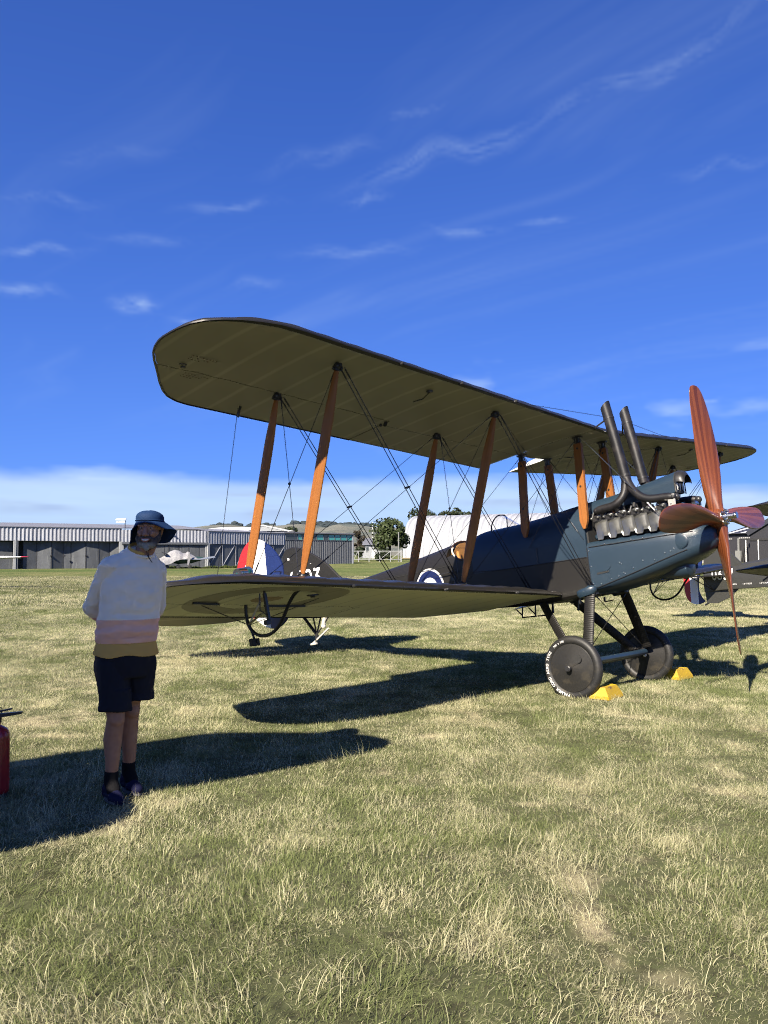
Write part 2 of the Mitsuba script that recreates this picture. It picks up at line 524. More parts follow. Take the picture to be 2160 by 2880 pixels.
RIB = .352


def surf(upper, ys, ta, tb, side, n=22, wrap=False):
    """A patch of wing skin between the chord positions ta(y) and tb(y); side 'u' or 'l'. Returns (mesh, uv)."""
    ys = np.asarray(ys, float)
    tl, tt = plan(upper, np.abs(ys))
    a, b = np.broadcast_to(ta, ys.shape), np.broadcast_to(tb, ys.shape)
    w = (1 - np.cos(np.linspace(0, PI, n))) / 2 if side != 'x' else np.linspace(0, 1, n)
    t = a[:, None] + (b - a)[:, None] * w[None]
    f = np.clip((t - tl[:, None]) / (tt - tl)[:, None], 0, 1)
    cl = (tt - tl)[:, None]
    z = np.interp(f, FT, ZU if side == 'u' else ZL) * np.minimum(cl, CH) 
    sag = np.sin(PI * (ys / RIB - np.floor(ys / RIB))) ** 2
    prof = np.clip(f / .05, 0, 1) * np.clip((1 - f) / .15, 0, 1)
    z = z + (-.0105 if side == 'u' else .006) * sag[:, None] * prof * np.where(f < .3, 1.0, .7)
    P = wing_xyz(upper, np.repeat(ys[:, None], n, 1), t, z)
    uv = np.stack([np.repeat(ys[:, None], n, 1), t], -1).reshape(-1, 2)
    port = ys[-1] > 0
    return grid(P, flip=(side == 'u') != port), uv


def merge(ps):
    m = trimesh.util.concatenate([p[0] for p in ps])
    return m, np.vstack([p[1] for p in ps])


def stations(y0, y1, sgn):
    n = max(2, int(abs(y1 - y0) / (RIB / 6)) + 1)
    ys = np.linspace(y0, y1, n)
    if y1 > D['half'] - .01:
        ys = np.r_[ys[ys < 4.85], 4.85 + (D['half'] - 4.85) * np.sin(np.linspace(0, PI / 2, 34))]
    return ys * sgn


def rib_dist(y): return dr.abs(y / RIB - dr.floor(y / RIB + .5)) * RIB


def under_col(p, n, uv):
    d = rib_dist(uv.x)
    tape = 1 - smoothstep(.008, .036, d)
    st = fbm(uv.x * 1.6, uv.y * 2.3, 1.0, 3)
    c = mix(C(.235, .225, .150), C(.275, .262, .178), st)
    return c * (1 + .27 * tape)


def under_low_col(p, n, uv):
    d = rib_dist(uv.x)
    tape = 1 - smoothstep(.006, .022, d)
    st = fbm(uv.x * 1.6, uv.y * 2.3, 4.0, 3)
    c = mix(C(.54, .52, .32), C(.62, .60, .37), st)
    r = dr.sqrt(dr.square(dr.abs(uv.x) - 4.23) + dr.square(uv.y - .78))
    e = lambda a: 1 - smoothstep(a - .006, a + .006, r)
    c = mix(c, C(.27, .25, .165), e(.76))
    c = mix(c, C(.56, .54, .335), e(.455))
    c = mix(c, C(.30, .21, .12), e(.15))
    return c * (1 - .20 * tape)


def top_col(p, n, uv):
    st = fbm(uv.x * 2, uv.y * 3, 7.0, 3)
    return mix(C(.013, .012, .0105), C(.018, .0165, .014), st)


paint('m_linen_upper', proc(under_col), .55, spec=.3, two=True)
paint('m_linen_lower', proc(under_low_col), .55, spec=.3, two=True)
paint('m_doped_top', proc(top_col), .34, spec=.35, coat=.4, two=True)
HT = 1.075            # aileron hinge


def airfoil_cap(upper, y, ta, tb):
    t = np.linspace(ta, tb, 14)
    tl, tt = plan(upper, np.array([abs(y)]))
    f = np.clip((t - tl[0]) / (tt[0] - tl[0]), 0, 1)
    c = tt[0] - tl[0]
    U, L = np.interp(f, FT, ZU) * c, np.interp(f, FT, ZL) * c
    return grid(np.stack([wing_xyz(upper, y, t, U), wing_xyz(upper, y, t, L)], 0))


def make_wing(plane, upper, sgn):
    base = 'upper_wing' if upper else 'lower_wing'
    y0 = .34 if upper else .40
    ya = 2.72
    lin = 'm_linen_upper' if upper else 'm_linen_lower'
    y_in, y_out = stations(y0, ya, sgn), stations(ya, D['half'], sgn)
    tl_i, tt_i = plan(upper, np.abs(y_in)); tl_o, tt_o = plan(upper, np.abs(y_out))
    cut = .012
    edge = lambda tl, tt: tl + cut * (tt - tl)
    hin = np.minimum(np.full_like(tl_o, HT), tt_o - .02)
    top = merge([surf(upper, y_in, tl_i, tt_i, 'u'), surf(upper, y_out, tl_o, hin, 'u'),
                 surf(upper, y_in, tl_i, edge(tl_i, tt_i), 'l', 5), surf(upper, y_out, tl_o, edge(tl_o, tt_o), 'l', 5)])
    w = add(base, top[0], 'm_doped_top', plane, smooth=True, uv=top[1])
    und = merge([surf(upper, y_in, edge(tl_i, tt_i), tt_i, 'l'), surf(upper, y_out, edge(tl_o, tt_o), hin, 'l')])
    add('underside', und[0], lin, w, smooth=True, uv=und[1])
    # aileron: its own skin behind a 14 mm gap
    ha = np.minimum(hin + .007, tt_o)
    y_a = y_out.copy(); y_a[0] = (ya + .012) * sgn
    at_, aun = surf(upper, y_a, ha, tt_o, 'u', 10), surf(upper, y_a, ha, tt_o, 'l', 10)
    both = merge([at_, aun])
    noses = [airfoil_cap(upper, y_a[0], HT + .007, tt_o[0])]
    a = add('aileron', at_[0], 'm_doped_top', w, smooth=True, uv=at_[1])
    add('aileron_underside', aun[0], lin, w, smooth=True, uv=aun[1])
    # bows: dark taped edge all round the plan form
    e1 = wing_xyz(upper, y_out, tl_o, .014 * (tt_o - tl_o)); e2 = wing_xyz(upper, y_out[::-1], tt_o[::-1], .002)
    add('edge_bow', concat([tube(np.vstack([e1, e2[1:]]), .011, 6), tube(wing_xyz(upper, y_in, tt_i, .002), .006, 5)] + noses), 'm_doped_top', w, smooth=50, uv=lambda v: v[:, :2])
    rt = airfoil_cap(upper, y0 * sgn, 0, float(tt_i[0]))
    add('root_rib', rt, 'm_white', w, smooth=False)
    # drag-wire eyes and bolt heads on the leading edge, fabric hatch marks
    bolts = []
    for yy in (2.0, 2.9, 3.75) if upper else (1.35, 2.6, 3.9):
        P = wing_xyz(upper, yy * sgn, 0.0, .016)
        add('edge_fitting', concat([ball(P, .016, 1), bar(P + [-.02, 0, 0], P + [.035, 0, .004], .02, .02)]), 'm_black_metal', w)
    return w


def streamline(p0, p1, chord, thick, fwd, mt, name, plane, taper=.45, flat_ends=False, sides=16, uvoff=0):
    p0, p1, fwd = np.array(p0, float), np.array(p1, float), np.array(fwd, float)
    t = (p1 - p0) / np.linalg.norm(p1 - p0)
    a = fwd - t * (fwd @ t); a /= np.linalg.norm(a)
    b = np.cross(t, a)
    L = np.linalg.norm(p1 - p0)
    s = np.linspace(0, 1, 17)
    k = np.ones_like(s) if flat_ends else taper + (1 - taper) * np.clip(np.sin(PI * s) * 1.55, 0, 1) ** .9
    if flat_ends: k[0], k[-1] = .97, .97
    th = np.arange(sides) * 2 * PI / sides
    cx = np.cos(th) * (1 + .0) ; sy = np.sin(th) * (1 - .22 * np.cos(th))
    S = p0 + (t * L)[None, None] * s[:, None, None] + (k * chord / 2)[:, None, None] * cx[None, :, None] * a + (k ** .7 * thick / 2)[:, None, None] * sy[None, :, None] * b
    m = loft(S)
    return add(name, m, mt, plane, smooth=50, uv=lambda v: np.c_[(v - p0) @ a + .8 * ((v - p0) @ b) + uvoff, (v - p0) @ t])


def make_biplane(plane):
    W = wing_xyz
    sp = lambda upper, y, k: W(upper, y, D['e'] + (D['s'] if k else 0), (.006 if upper else .068) * CH)
    # ---------------- wings
    for s in (-1, 1): make_wing(plane, True, s)
    for s in (-1, 1): make_wing(plane, False, s)
    yc = np.linspace(-.33, .33, 13)
    tlc, ttc = np.zeros(13), np.full(13, 1.10)
    ctop = merge([surf(True, yc, tlc, ttc, 'u'), surf(True, yc, tlc, ttc * .02, 'l', 5)])
    # surf() orients by the sign of the last station, so both halves come out right
    cs = add('centre_section', ctop[0], 'm_doped_top', plane, smooth=True, uv=ctop[1])
    cun = surf(True, yc, ttc * .02, ttc, 'l')
    add('underside', cun[0], 'm_linen_upper', cs, smooth=True, uv=cun[1])
    add('rear_edge', tube(W(True, yc, 1.10, .035), .022, 8, flat=1.5), 'm_doped_top', cs, smooth=50, uv=lambda v: v[:, :2])
    # ---------------- struts
    socket = lambda P, up: concat([ball(P, [.035, .03, .035], 1), bar(P + [-.045, 0, 0], P + [.045, 0, 0], .028, .03), bar(P + [0, -.035, up * .03], P + [0, .035, up * .03], .018, .02), ball(P + [.02, .03, up * .02], .014, 1), ball(P + [-.02, -.03, up * .02], .014, 1)])
    for y in (-D['yout'], -D['yin'], D['yin'], D['yout']):
        for k in (0, 1):
            p, q = sp(True, y, k), sp(False, y, k)
            d = (q - p) / np.linalg.norm(q - p)
            st = streamline(p + d * .07, q - d * .05, .118, .052, (1, 0, 0), 'm_strut_wood', 'interplane_strut', plane, uvoff=abs(y) + k)
            add('socket', socket(p + d * .03, -1), 'm_black_metal', st)
            add('socket', socket(q - d * .02, 1), 'm_black_metal', st)
    for y in (-1, 1):
        for k, (fx, fz) in enumerate([(.085, 1.54), (-.73, 1.56)]):
            top = sp(True, y * D['ycab'], k)
            low = np.array([fx, y * .385, fz])
            d = (low - top) / np.linalg.norm(low - top)
            a, b2 = top + d * .09, low
            P = np.array([1.0, 0, 0])
            sec = lambda c, w, h: c + np.array([[h, -w, 0], [h, w, 0], [-h, w, 0], [-h, -w, 0]])
            m = loft(np.stack([sec(a, .018, .046), sec(a + d * .01, .021, .05), sec(b2 - d * .12, .021, .05), sec(b2 - d * .09, .020, .048), sec(b2 - d * .01, .018, .018), sec(b2, .015, .012)]))
            st = add('cabane_strut', m, 'm_strut_wood', plane, smooth=25, uv=lambda v: np.c_[v[:, 0] * .9 + v[:, 1] + k, v[:, 2]])
            add('bracket', concat([bar(top + d * .015 + [-.06, 0, 0], top + d * .015 + [.06, 0, 0], .05, .018), bar(top, top + d * .12, .03, .03), bar(top + [-.04, 0, -.01], top + d * .11 + [-.03, 0, 0], .012, .012), bar(top + [.04, 0, -.01], top + d * .11 + [.03, 0, 0], .012, .012)]), 'm_black_metal', st)
            bo = [lathe([(0, -.026), (.013, -.026), (.013, .026), (0, .026)], 10, 'y').apply_translation(a + d * g) for g in (.06, .52 if k == 0 else .60)]
            add('bolt', concat(bo), 'm_dark_steel', st)
    # ---------------- bracing wires, one part each
    def wire(p, q, r=.0036, mt='m_wire', end=True):
        p, q = np.array(p, float), np.array(q, float)
        ms = [tube([p, (p + q) / 2, q], r, 5)]
        if end:
            L = np.linalg.norm(q - p); t = (q - p) / L
            ms.append(tube([q - t * min(.30, L * .2), q - t * min(.12, L * .1)], r * 2.0, 6))
            ms.append(tube([p + t * .02, p + t * .11], r * 1.8, 6))
        add('bracing_wire', concat(ms), mt, plane, smooth=60)
    for s in (-1, 1):
        for k in (0, 1):
            for o in (-.022, .022):                      # doubled flying wires
                ov = np.array([o, 0, 0])
                wire(sp(True, s * D['yout'], k) + [0, -s * .05, -.04] + ov, sp(False, s * D['yin'], k) + [0, s * .05, .02] + ov, .0042)
                root = np.array([.10, s * .42, .86]) if k == 0 else np.array([-.70, s * .42, .84])
                wire(sp(True, s * D['yin'], k) + [0, -s * .05, -.04] + ov, root + ov, .0042)
            wire(sp(True, s * D['yin'], k) + [0, s * .05, -.04], sp(False, s * D['yout'], k) + [0, -s * .05, .02], .0028)
            wire(sp(True, s * D['ycab'], k) + [0, s * .05, -.05], sp(False, s * D['yin'], k) + [0, -s * .05, .02], .0028)
            mid = (sp(True, s * D['yout'], k) + sp(False, s * D['yin'], k)) / 2
            add('wire_spacer', bar(mid + [-.032, 0, 0], mid + [.032, 0, 0], .016, .016), 'm_black_metal', plane)
        for y in (D['yin'], D['yout']):                   # incidence wires between front and rear strut
            wire(sp(True, s * y, 0) + [-.04, 0, -.05], sp(False, s * y, 1) + [.04, 0, .03], .0032)
            wire(sp(True, s * y, 1) + [.04, 0, -.05], sp(False, s * y, 0) + [-.04, 0, .03], .0032)
            c = (sp(True, s * y, 0) + sp(False, s * y, 1)) / 2
            c = .5 * c + .5 * (sp(True, s * y, 1) + sp(False, s * y, 0)) / 2
            add('wire_ferrule', ball(c, .014, 1), 'm_black_metal', plane)
        wire(W(True, s * 4.35, 1.52, -.005), W(False, s * 4.30, 1.50, .05), .0030, end=False)      # aileron balance cable
        add('aileron_horn', concat([bar(W(True, s * 4.35, 1.48, 0), W(True, s * 4.35, 1.53, -.09), .008, .03)]), 'm_black_metal', plane)
        wire(W(True, s * 2.80, 1.13, -.02), W(True, s * D['ycab'], 1.05, -.02), .002, end=False)
        wire(sp(True, s * D['ycab'], 0) + [.04, 0, -.05], np.array([-.70, s * .39, 1.42]), .003)
        wire(sp(True, s * D['ycab'], 1) + [.04, 0, -.05], np.array([.05, s * .39, 1.42]), .003)
        wire(sp(True, s * D['ycab'], 0) + [0, 0, -.05], np.array([.05, -s * .37, 1.60]), .003)
        wire(sp(True, s * D['ycab'], 1) + [0, 0, -.05], np.array([-.72, -s * .37, 1.62]), .003)
        wire(sp(True, s * D['ycab'], 0) + [.05, s * .02, -.03], np.array([1.02, s * .36, 1.52]), .0045, 'm_steel')   # drag wire to the engine bearer
        wire(sp(True, s * D['yin'], 0) + [.02, -s * .03, -.03], W(True, s * .36, .95, -.02), .003)
        wire(np.array([.30, s * .20, 2.80]) + [.18, -s * .02, 0], W(True, s * 1.7, .02, .05), .003, end=False)
        # trim pieces on the underside
        add('drain_ring', concat([lathe([(0, -.004), (.020, -.004), (.022, .006), (0, .006)], 12).apply_translation(W(True, s * 5.29, 1.02, .0)), bar(W(True, s * 5.36, .97, -.004), W(True, s * 5.30, .955, -.004), .02, .006)]), 'm_black_metal', plane)
        rows = []
        r2 = np.random.default_rng(4)
        for (yy, tt0) in ((5.34, .80), (5.20, 1.12)):
            for row in range(3):
                for q in range(8 - 2 * row):
                    if r2.random() < .2: continue
                    c = W(True, s * (yy - q * .032), tt0 + row * .035, .002 + .010)
                    rows.append(box(c - [.004 + .004 * r2.random(), .003 + .005 * r2.random(), .002], c + [.004 + .003 * r2.random(), .004 + .004 * r2.random(), -.0]))
                    rows[-1].apply_translation([0, 0, -.004])
        add('stencil_marks', concat(rows), 'm_leather', plane, kind='stuff')
        pt = W(True, s * 3.05, .26, .0)
        add('pulley_guard', concat([lathe([(0, -.012), (.03, -.012), (.034, .004), (0, .004)], 14).apply_translation(pt), tube([pt + [0, 0, -.01], pt + [-.10, -s * .005, -.05], pt + [-.22, -s * .01, -.045]], .005, 6)]), 'm_black_metal', plane)
        add('cable_bracket', concat([bar(W(True, s * 2.80, 1.06, -.01), W(True, s * 2.78, 1.10, -.035), .03, .02), ball(W(True, s * 2.82, 1.12, -.03), .018, 1)]), 'm_black_metal', plane)
        # wing-tip skid: a bent cane hoop under the outer struts
        a, b = sp(False, s * D['yout'], 1) + [0, 0, -.08], sp(False, s * D['yout'], 0) + [0, 0, -.08]
        c = (a + b) / 2
        H = spline([a, a + [-.01, 0, -.12], a + [.02, 0, -.22], a + [.13, 0, -.305], c + [.03, 0, -.285], b + [-.22, 0, -.15], b], 26)
        add('wingtip_skid', tube(H, .016, 8), 'm_black_metal', plane, smooth=60)
        add('skid_rod', tube([a + [.02, 0, -.21], a + [.22, -s * .02, .04]], .009, 6), 'm_white_tape', plane)
        add('skid_brace', concat([tube([a + [.02, 0, -.21], W(False, s * (D['yout'] + .5), 1.05, 0)], .005, 5), tube([a + [.02, 0, -.21], W(False, s * (D['yout'] - .45), .55, 0)], .004, 5)]), 'm_black_metal', plane)
        # flat round inspection disc and the plate below the outer strut
        add('inspection_disc', lathe([(0, -.03), (.02, -.03), (.025, -.018), (.055, -.014), (.055, -.002), (0, -.002)], 16).apply_translation(W(False, s * 4.05, .36, .0)), 'm_doped_top', plane, uv=lambda v: v[:, :2])
        add('strap_plate', bar(W(False, s * 4.9, .97, .006), W(False, s * 4.60, 1.0, .004), .018, .02), 'm_black_metal', plane)
        add('strap_plate', bar(W(False, s * 4.05, 1.04, .004), W(False, s * 3.55, 1.02, .006), .018, .02), 'm_black_metal', plane)
        lc = sp(False, s * 4.44, 0) + [.06, 0, .10]
    # navigation lamp on the starboard lower wing, action camera under it
    c = W(False, -4.90, .22, .15)
    nav = add('navigation_lamp', concat([tube([c + [-.03, -.0, -.02], c + [.03, 0, -.02]], .050, 14), tube([c + [0, 0, -.02], c + [0, 0, -.11]], .014, 8), box(c + [-.05, -.05, -.12], c + [.05, .05, -.10], .01), tube([c + [0, -.02, -.02], c + [.02, -.11, -.03]], .045, 14), tube([c + [-.01, -.04, -.06], c + [-.02, -.12, -.05], c + [-.02, -.10, -.11]], .004, 5)]), 'm_brass', plane)
    add('lens', concat([lathe([(0, 0), (.040, 0), (.036, .012), (.02, .018), (0, .02)], 16, 'x').apply_scale(.8).apply_translation(c + [.028, 0, -.02]),
                        lathe([(0, 0), (.036, 0), (.033, .012), (.02, .018), (0, .02)], 16, 'x').apply_transform(trimesh.transformations.rotation_matrix(-.9, [0, 0, 1])).apply_translation(c + [.026, -.085, -.028])]), 'm_glass_green', nav)
    a = sp(False, -D['yout'], 1) + [0, 0, -.08]
    p = W(False, -4.72, .22, -.01)
    add('camera_mount', concat([tube([p, p + [-.03, .03, -.16], a + [.05, -.02, -.20], a + [.08, 0, -.34]], .011, 6), bar(p + [0, 0, -.02], p + [.01, .02, -.26], .024, .024), tube([p + [0, -.05, -.02], p + [0, -.06, -.16], p + [.01, 0, -.20]], .006, 5), box(p + [-.02, -.02, -.28], p + [.03, .03, -.24], .006)]), 'm_black_metal', plane)
    add('camera_case', concat([box([-.03, -.045, -.035], [.03, .045, .035], .008), lathe([(0, 0), (.018, 0), (.016, .014), (0, .014)], 12, 'x').apply_translation([.03, .01, .006])]).apply_translation(a + [.08, 0, -.37]), 'm_black_matt', plane)
    # ---------------- fuselage
    xs = np.array([.07, -.25, -.60, -1.0, -1.5, -2.0, -2.6, -3.3, -4.0, -4.8, -5.62])
    hw = np.interp(xs, [-5.62, -4.0, -2.6, -1.5, .07], [.035, .17, .29, .365, .385])
    zb = np.interp(xs, [-5.62, -4.0, -2.0, -.7, .07], [1.08, .93, .775, .725, .785])
    zs = np.interp(xs, [-5.62, -2.1, -1.5, .07], [1.25, 1.375, 1.40, 1.40])
    zt = np.interp(xs, [-5.62, -4.8, -3.98, -2.63, -2.0, -1.5, -.84, -.5, -.2, .07], [1.275, 1.31, 1.385, 1.575, 1.685, 1.765, 1.78, 1.82, 1.86, 1.885])
    rings = []
    th = np.linspace(0, PI, 17)
    for x, w, b, s_, t in zip(xs, hw, zb, zs, zt):
        arc = [(w * math.copysign(abs(math.cos(a)) ** .85, math.cos(a)), s_ + (t - s_) * math.sin(a) ** .95) for a in th]
        low = [(-w, s_ - .15), (-w, b + .16), (-w, b + .03), (-w + .03, b), (0, b - .004), (w - .03, b), (w, b + .03), (w, b + .16), (w, s_ - .15)]
        rings.append([(x, y, z) for y, z in arc + low])
    body = loft(np.array(rings)[::-1])
    solid = mani(body)
    open_ = extrude([(-1.955, 2.3), (-1.945, 1.70), (-1.935, 1.62), (-1.90, 1.53), (-1.84, 1.455), (-1.74, 1.418), (-1.64, 1.418), (-1.585, 1.44), (-1.60, 1.47), (-1.665, 1.52), (-1.69, 1.58),
                     (-1.675, 1.64), (-1.62, 1.70), (-1.54, 1.742), (-1.44, 1.762), (-1.34, 2.3)], 'y', -.7, .7)
    cav = box([-2.04, -.312, .90], [-1.0, .312, 1.60], 0.0)
    open_p = extrude([(-1.955, 2.3), (-1.945, 1.70), (-1.925, 1.60), (-1.86, 1.545), (-1.70, 1.535), (-1.68, 1.58), (-1.675, 1.64), (-1.62, 1.70), (-1.54, 1.742), (-1.44, 1.762), (-1.34, 2.3)], 'y', .15, .7)
    op = mani(open_) - mani(box([-3, .15, 0], [0, 1, 3]))
    solid = solid - op - mani(open_p) - mani(cav)
    fs = add('fuselage', solid, 'm_fuselage', plane, smooth=38, uv=lambda v: v[:, [0, 2]])
    lin = []
    for s in (-1, 1):
        lin.append(extrude([(-2.0, .95), (-1.05, .95), (-1.05, 1.36), (-1.58, 1.39), (-1.64, 1.40), (-1.74, 1.40), (-1.84, 1.42), (-1.92, 1.38), (-2.0, 1.36)], 'y', s * .300, s * .308))
    lin.append(extrude([(-1.99, 1.30), (-1.56, 1.30), (-1.56, 1.50), (-1.66, 1.535), (-1.86, 1.55), (-1.95, 1.60), (-1.99, 1.58)], 'y', .285, .297))
    lin.append(box([-2.01, -.27, .95], [-1.995, .27, 1.50]))
    lin.append(box([-1.85, -.24, 1.00], [-1.55, .24, 1.06], .01))
    lin.append(bar([-1.90, -.2, 1.05], [-1.96, -.2, 1.55], .03, .12)); lin.append(bar([-1.90, .2, 1.05], [-1.96, .2, 1.55], .03, .12))
    lin.append(box([-2.0, -.29, .92], [-1.05, .29, .94]))
    add('cockpit_lining', concat(lin), 'm_plywood', fs, smooth=False)
    add('rear_bulkhead', extrude(sg.Polygon([(.285 * math.cos(a), 1.50 + .175 * math.sin(a)) for a in np.linspace(0, PI, 20)] + [(-.285, 1.05), (.285, 1.05)]), 'x', -1.936, -1.929), 'm_plywood', fs, smooth=False)
    add('instrument_board', box([-1.12, -.30, 1.20], [-1.10, .30, 1.56], .004), 'm_plywood', fs, smooth=False)
    ring = spline([(-1.94, -.27, 1.60), (-1.90, -.345, 1.53), (-1.84, -.352, 1.455), (-1.74, -.355, 1.42), (-1.64, -.358, 1.42), (-1.585, -.36, 1.445)], 20)
    ring2 = np.array([(-1.93, .30, 1.61), (-1.86, .345, 1.552), (-1.70, .355, 1.542)])
    arch = np.array([(-1.948, .30 * math.cos(a), 1.56 + .135 * math.sin(a)) for a in np.linspace(0, PI, 20)])
    add('coaming', concat([tube(ring[:9], .012, 7)]), 'm_white_tape', fs, smooth=60)
    add('coaming_roll', concat([tube(ring[8:], .012, 7), tube(ring2, .012, 7), tube(arch, .012, 7)]), 'm_leather', fs, smooth=60)
    xsn = np.array([(-1.35, -.19, 1.72), (-1.34, -.17, 1.84), (-1.30, -.10, 1.93), (-1.29, 0, 1.945), (-1.30, .10, 1.93), (-1.34, .17, 1.84), (-1.35, .19, 1.72)])
    ws = add('windscreen_frame', tube(spline(xsn, 24), .009, 6), 'm_black_metal', fs, smooth=60)
    q = spline(xsn, 24)
    base = np.array([(-1.05, y * .8, 1.775 - 1.2 * y * y) for y in q[:, 1]])
    add('windscreen', grid(np.stack([q, (q + base) / 2, base], 0)), 'm_pane', fs, smooth=True)
    # longeron stringer line, lacing patch, step, foot stirrups
    for s in (-1, 1):
        pts = np.array([(x, s * (np.interp(x, xs[::-1], hw[::-1]) + .003), np.interp(x, xs[::-1], zs[::-1]) - .008) for x in np.linspace(-5.4, -1.95, 20)])
        add('lacing_seam', concat([tube(pts, .004, 5)] + [ball(p_, .007, 0) for p_ in np.repeat(pts, 1, 0)]), 'm_black_matt', fs)
        add('panel_bead', concat([tube([(.05, s * .388, 1.213), (-.55, s * .385, 1.212), (-1.2, s * .378, 1.215), (-1.62, s * .368, 1.24)], .005, 5), tube([(-.60, s * .387, 1.22), (-.60, s * .387, 1.42)], .004, 5)]), 'm_black_metal', fs)
        lp = [box([.02, s * .385 - .002, .90], [.065, s * .385 + .006, 1.20], .002)]
        for q_ in range(9): lp.append(ball([.03 + .02 * (q_ % 2), s * .392, .92 + q_ * .03], .006, 0))
        add('lacing_patch', concat(lp), 'm_doped_top', fs, uv=lambda v: v[:, [0, 2]])
        hatch = [box([-1.98, s * .345 - .004, 1.16], [-1.90, s * .345 + .008, 1.24], .004), tube([(-1.97, s * .36, 1.24), (-1.94, s * .36, 1.27), (-1.90, s * .36, 1.24)], .006, 6)]
        add('footstep_hatch', concat(hatch), 'm_black_metal', fs)
        gun = [tube([(-1.86, s * .40, 1.22), (-1.86, s * .42, 1.00), (-1.84, s * .42, .95)], .013, 7), tube([(-2.15, s * .37, 1.27), (-1.84, s * .39, 1.285)], .008, 6), tube([(-2.25, s * .36, 1.262), (-2.15, s * .37, 1.27)], .004, 5)]
        add('control_arm', concat(gun), 'm_black_metal', plane)
        add('stirrup', concat([tube([(-1.05, s * .15, .73), (-1.07, s * .15, .60), (-.87, s * .15, .60), (-.86, s * .15, .73)], .010, 6), bar([-1.16, s * .15, .72], [-1.07, s * .15, .63], .012, .012)]), 'm_black_metal', plane)
        add('wing_root_clip', concat([bar([-.52, s * .3, .74], [-.53, s * .3, .64], .02, .02), ball([-.53, s * .3, .63], .016, 1), bar([-.15, s * .3, .75], [-.15, s * .3, .69], .018, .018), bar([-.15, s * .3, .69], [-.03, s * .3, .70], .012, .012)]), 'm_black_metal', plane)
    # ---------------- nose cowling: the trough under the engine
    cx = np.array([.072, .30, .60, .90, 1.10, 1.25, 1.35, 1.42, 1.455])
    cw = np.array([.388, .385, .365, .335, .300, .250, .195, .125, .05])
    czb = np.array([.785, .800, .850, .925, .985, 1.045, 1.095, 1.15, 1.21])
    czc = np.array([.835, .885, .965, 1.055, 1.115, 1.165, 1.20, 1.235, 1.265])
    czt = np.array([1.385, 1.385, 1.385, 1.39, 1.395, 1.395, 1.39, 1.37, 1.33])
    rings = []
    for x, w, b, c_, t in zip(cx, cw, czb, czc, czt):
        half = [(w * .80, t), (w * .93, t - .02), (w * .985, t - .06), (w, t - .12), (w, (t + c_) / 2), (w * .99, c_ + .01), (w * .96, c_ - (c_ - b) * .30), (w * .85, c_ - (c_ - b) * .62), (w * .62, c_ - (c_ - b) * .88), (w * .3, b)]
        rings.append([(x, -y, z) for y, z in half] + [(x, y, z) for y, z in half[::-1]])
    cow = add('nose_cowling', loft(np.array(rings)), 'm_grey_paint', plane, smooth=40)
    rv = []
    for s in (-1, 1):
        beadz = [tube([(.15, s * .389, .852), (.30, s * .387, .889), (.60, s * .367, .968), (.90, s * .337, 1.058), (1.10, s * .302, 1.117), (1.2, s * .272, 1.146)], .0045, 5),
                 tube([(.10, s * .389, 1.322), (.40, s * .385, 1.322), (.80, s * .350, 1.325), (1.10, s * .305, 1.33), (1.28, s * .243, 1.335)], .004, 5), tube([(.075, s * .392, .80), (.075, s * .392, 1.32)], .005, 5)]
        add('cowling_bead', concat(beadz), 'm_black_metal', cow, smooth=60)
        add('access_flap', concat([extrude(sg.Polygon([(.18, 1.02), (.30, 1.03), (.335, 1.06), (.335, 1.08), (.31, 1.10), (.18, 1.09)]), 'y', s * .384, s * .391)]), 'm_grey_paint', cow)
        add('air_slot', extrude(sg.Polygon([(.16, .998), (.315, 1.012), (.318, 1.028), (.165, 1.018)]), 'y', s * .386, s * .3905), 'm_black_matt', cow)
        bulge = ball([1.10, s * .285, 1.245], [.13, .016, .095], 3)
        add('cowl_bulge', bulge, 'm_grey_paint', cow, smooth=True)
        for (x, z) in [(.09, 1.28), (.10, .90), (.10, 1.10), (.33, .93), (.45, 1.10), (.47, 1.085), (.48, .985), (.50, .97), (.60, 1.02), (.72, 1.09), (.97, 1.14), (1.03, 1.15), (1.07, 1.175), (.30, 1.335), (.75, 1.335), (1.0, 1.337), (.42, .95), (.85, 1.08), (.62, 1.34), (.20, .89)]:
            w = np.interp(x, cx, cw)
            rv.append(lathe([(0, -.002), (.0085, -.002), (.007, .004), (0, .006)], 8, 'y').apply_scale([1, s, 1]).apply_translation([x, s * (w + .001), z]))
    for r_ in rv:
        if r_.volume < 0: r_.invert()
    for r_ in rv: add('fastener', r_, 'm_steel', cow)
    add('oil_tank', loft(np.array([[(x, r * math.cos(a), z + .13 * r / .16 * math.sin(a)) for a in np.arange(20) * PI / 10] for x, r, z in [(.62, .06, 1.0), (.70, .125, .985), (.85, .15, .975), (1.03, .15, .968), (1.10, .13, .968), (1.122, .08, .968)]])), 'm_grey_paint', cow, smooth=40)
    # metal side panels behind the engine: fairing from the fuselage to the trough
    add('engine_bulkhead', box([.055, -.34, 1.30], [.085, .34, 1.72], .01), 'm_black_matt', cow)
    # ---------------- engine
    eng = add('engine', concat([box([.12, -.17, 1.36], [1.14, .17, 1.56], .04), lathe([(0, 0), (.165, 0), (.165, .14), (.13, .22), (.085, .26), (.075, .33), (0, .33)], 24, 'x').apply_translation([1.13, 0, 1.46]),
                                tube([(1.1, 0, 1.60), (1.15, 0, 1.66)], .05, 12), box([.12, -.26, 1.40], [1.08, .26, 1.47], .02)]), 'm_grey_paint', plane, smooth=40)
    add('crank_details', concat([ball([1.22, .10, 1.66], .035, 2), tube([(1.13, -.12, 1.5), (1.2, -.2, 1.54), (1.1, -.25, 1.62)], .02, 8), tube([(1.25, 0, 1.60), (1.25, 0, 1.655)], .022, 10), box([1.225, -.03, 1.645], [1.275, .03, 1.675], .006)]), 'm_steel', eng)
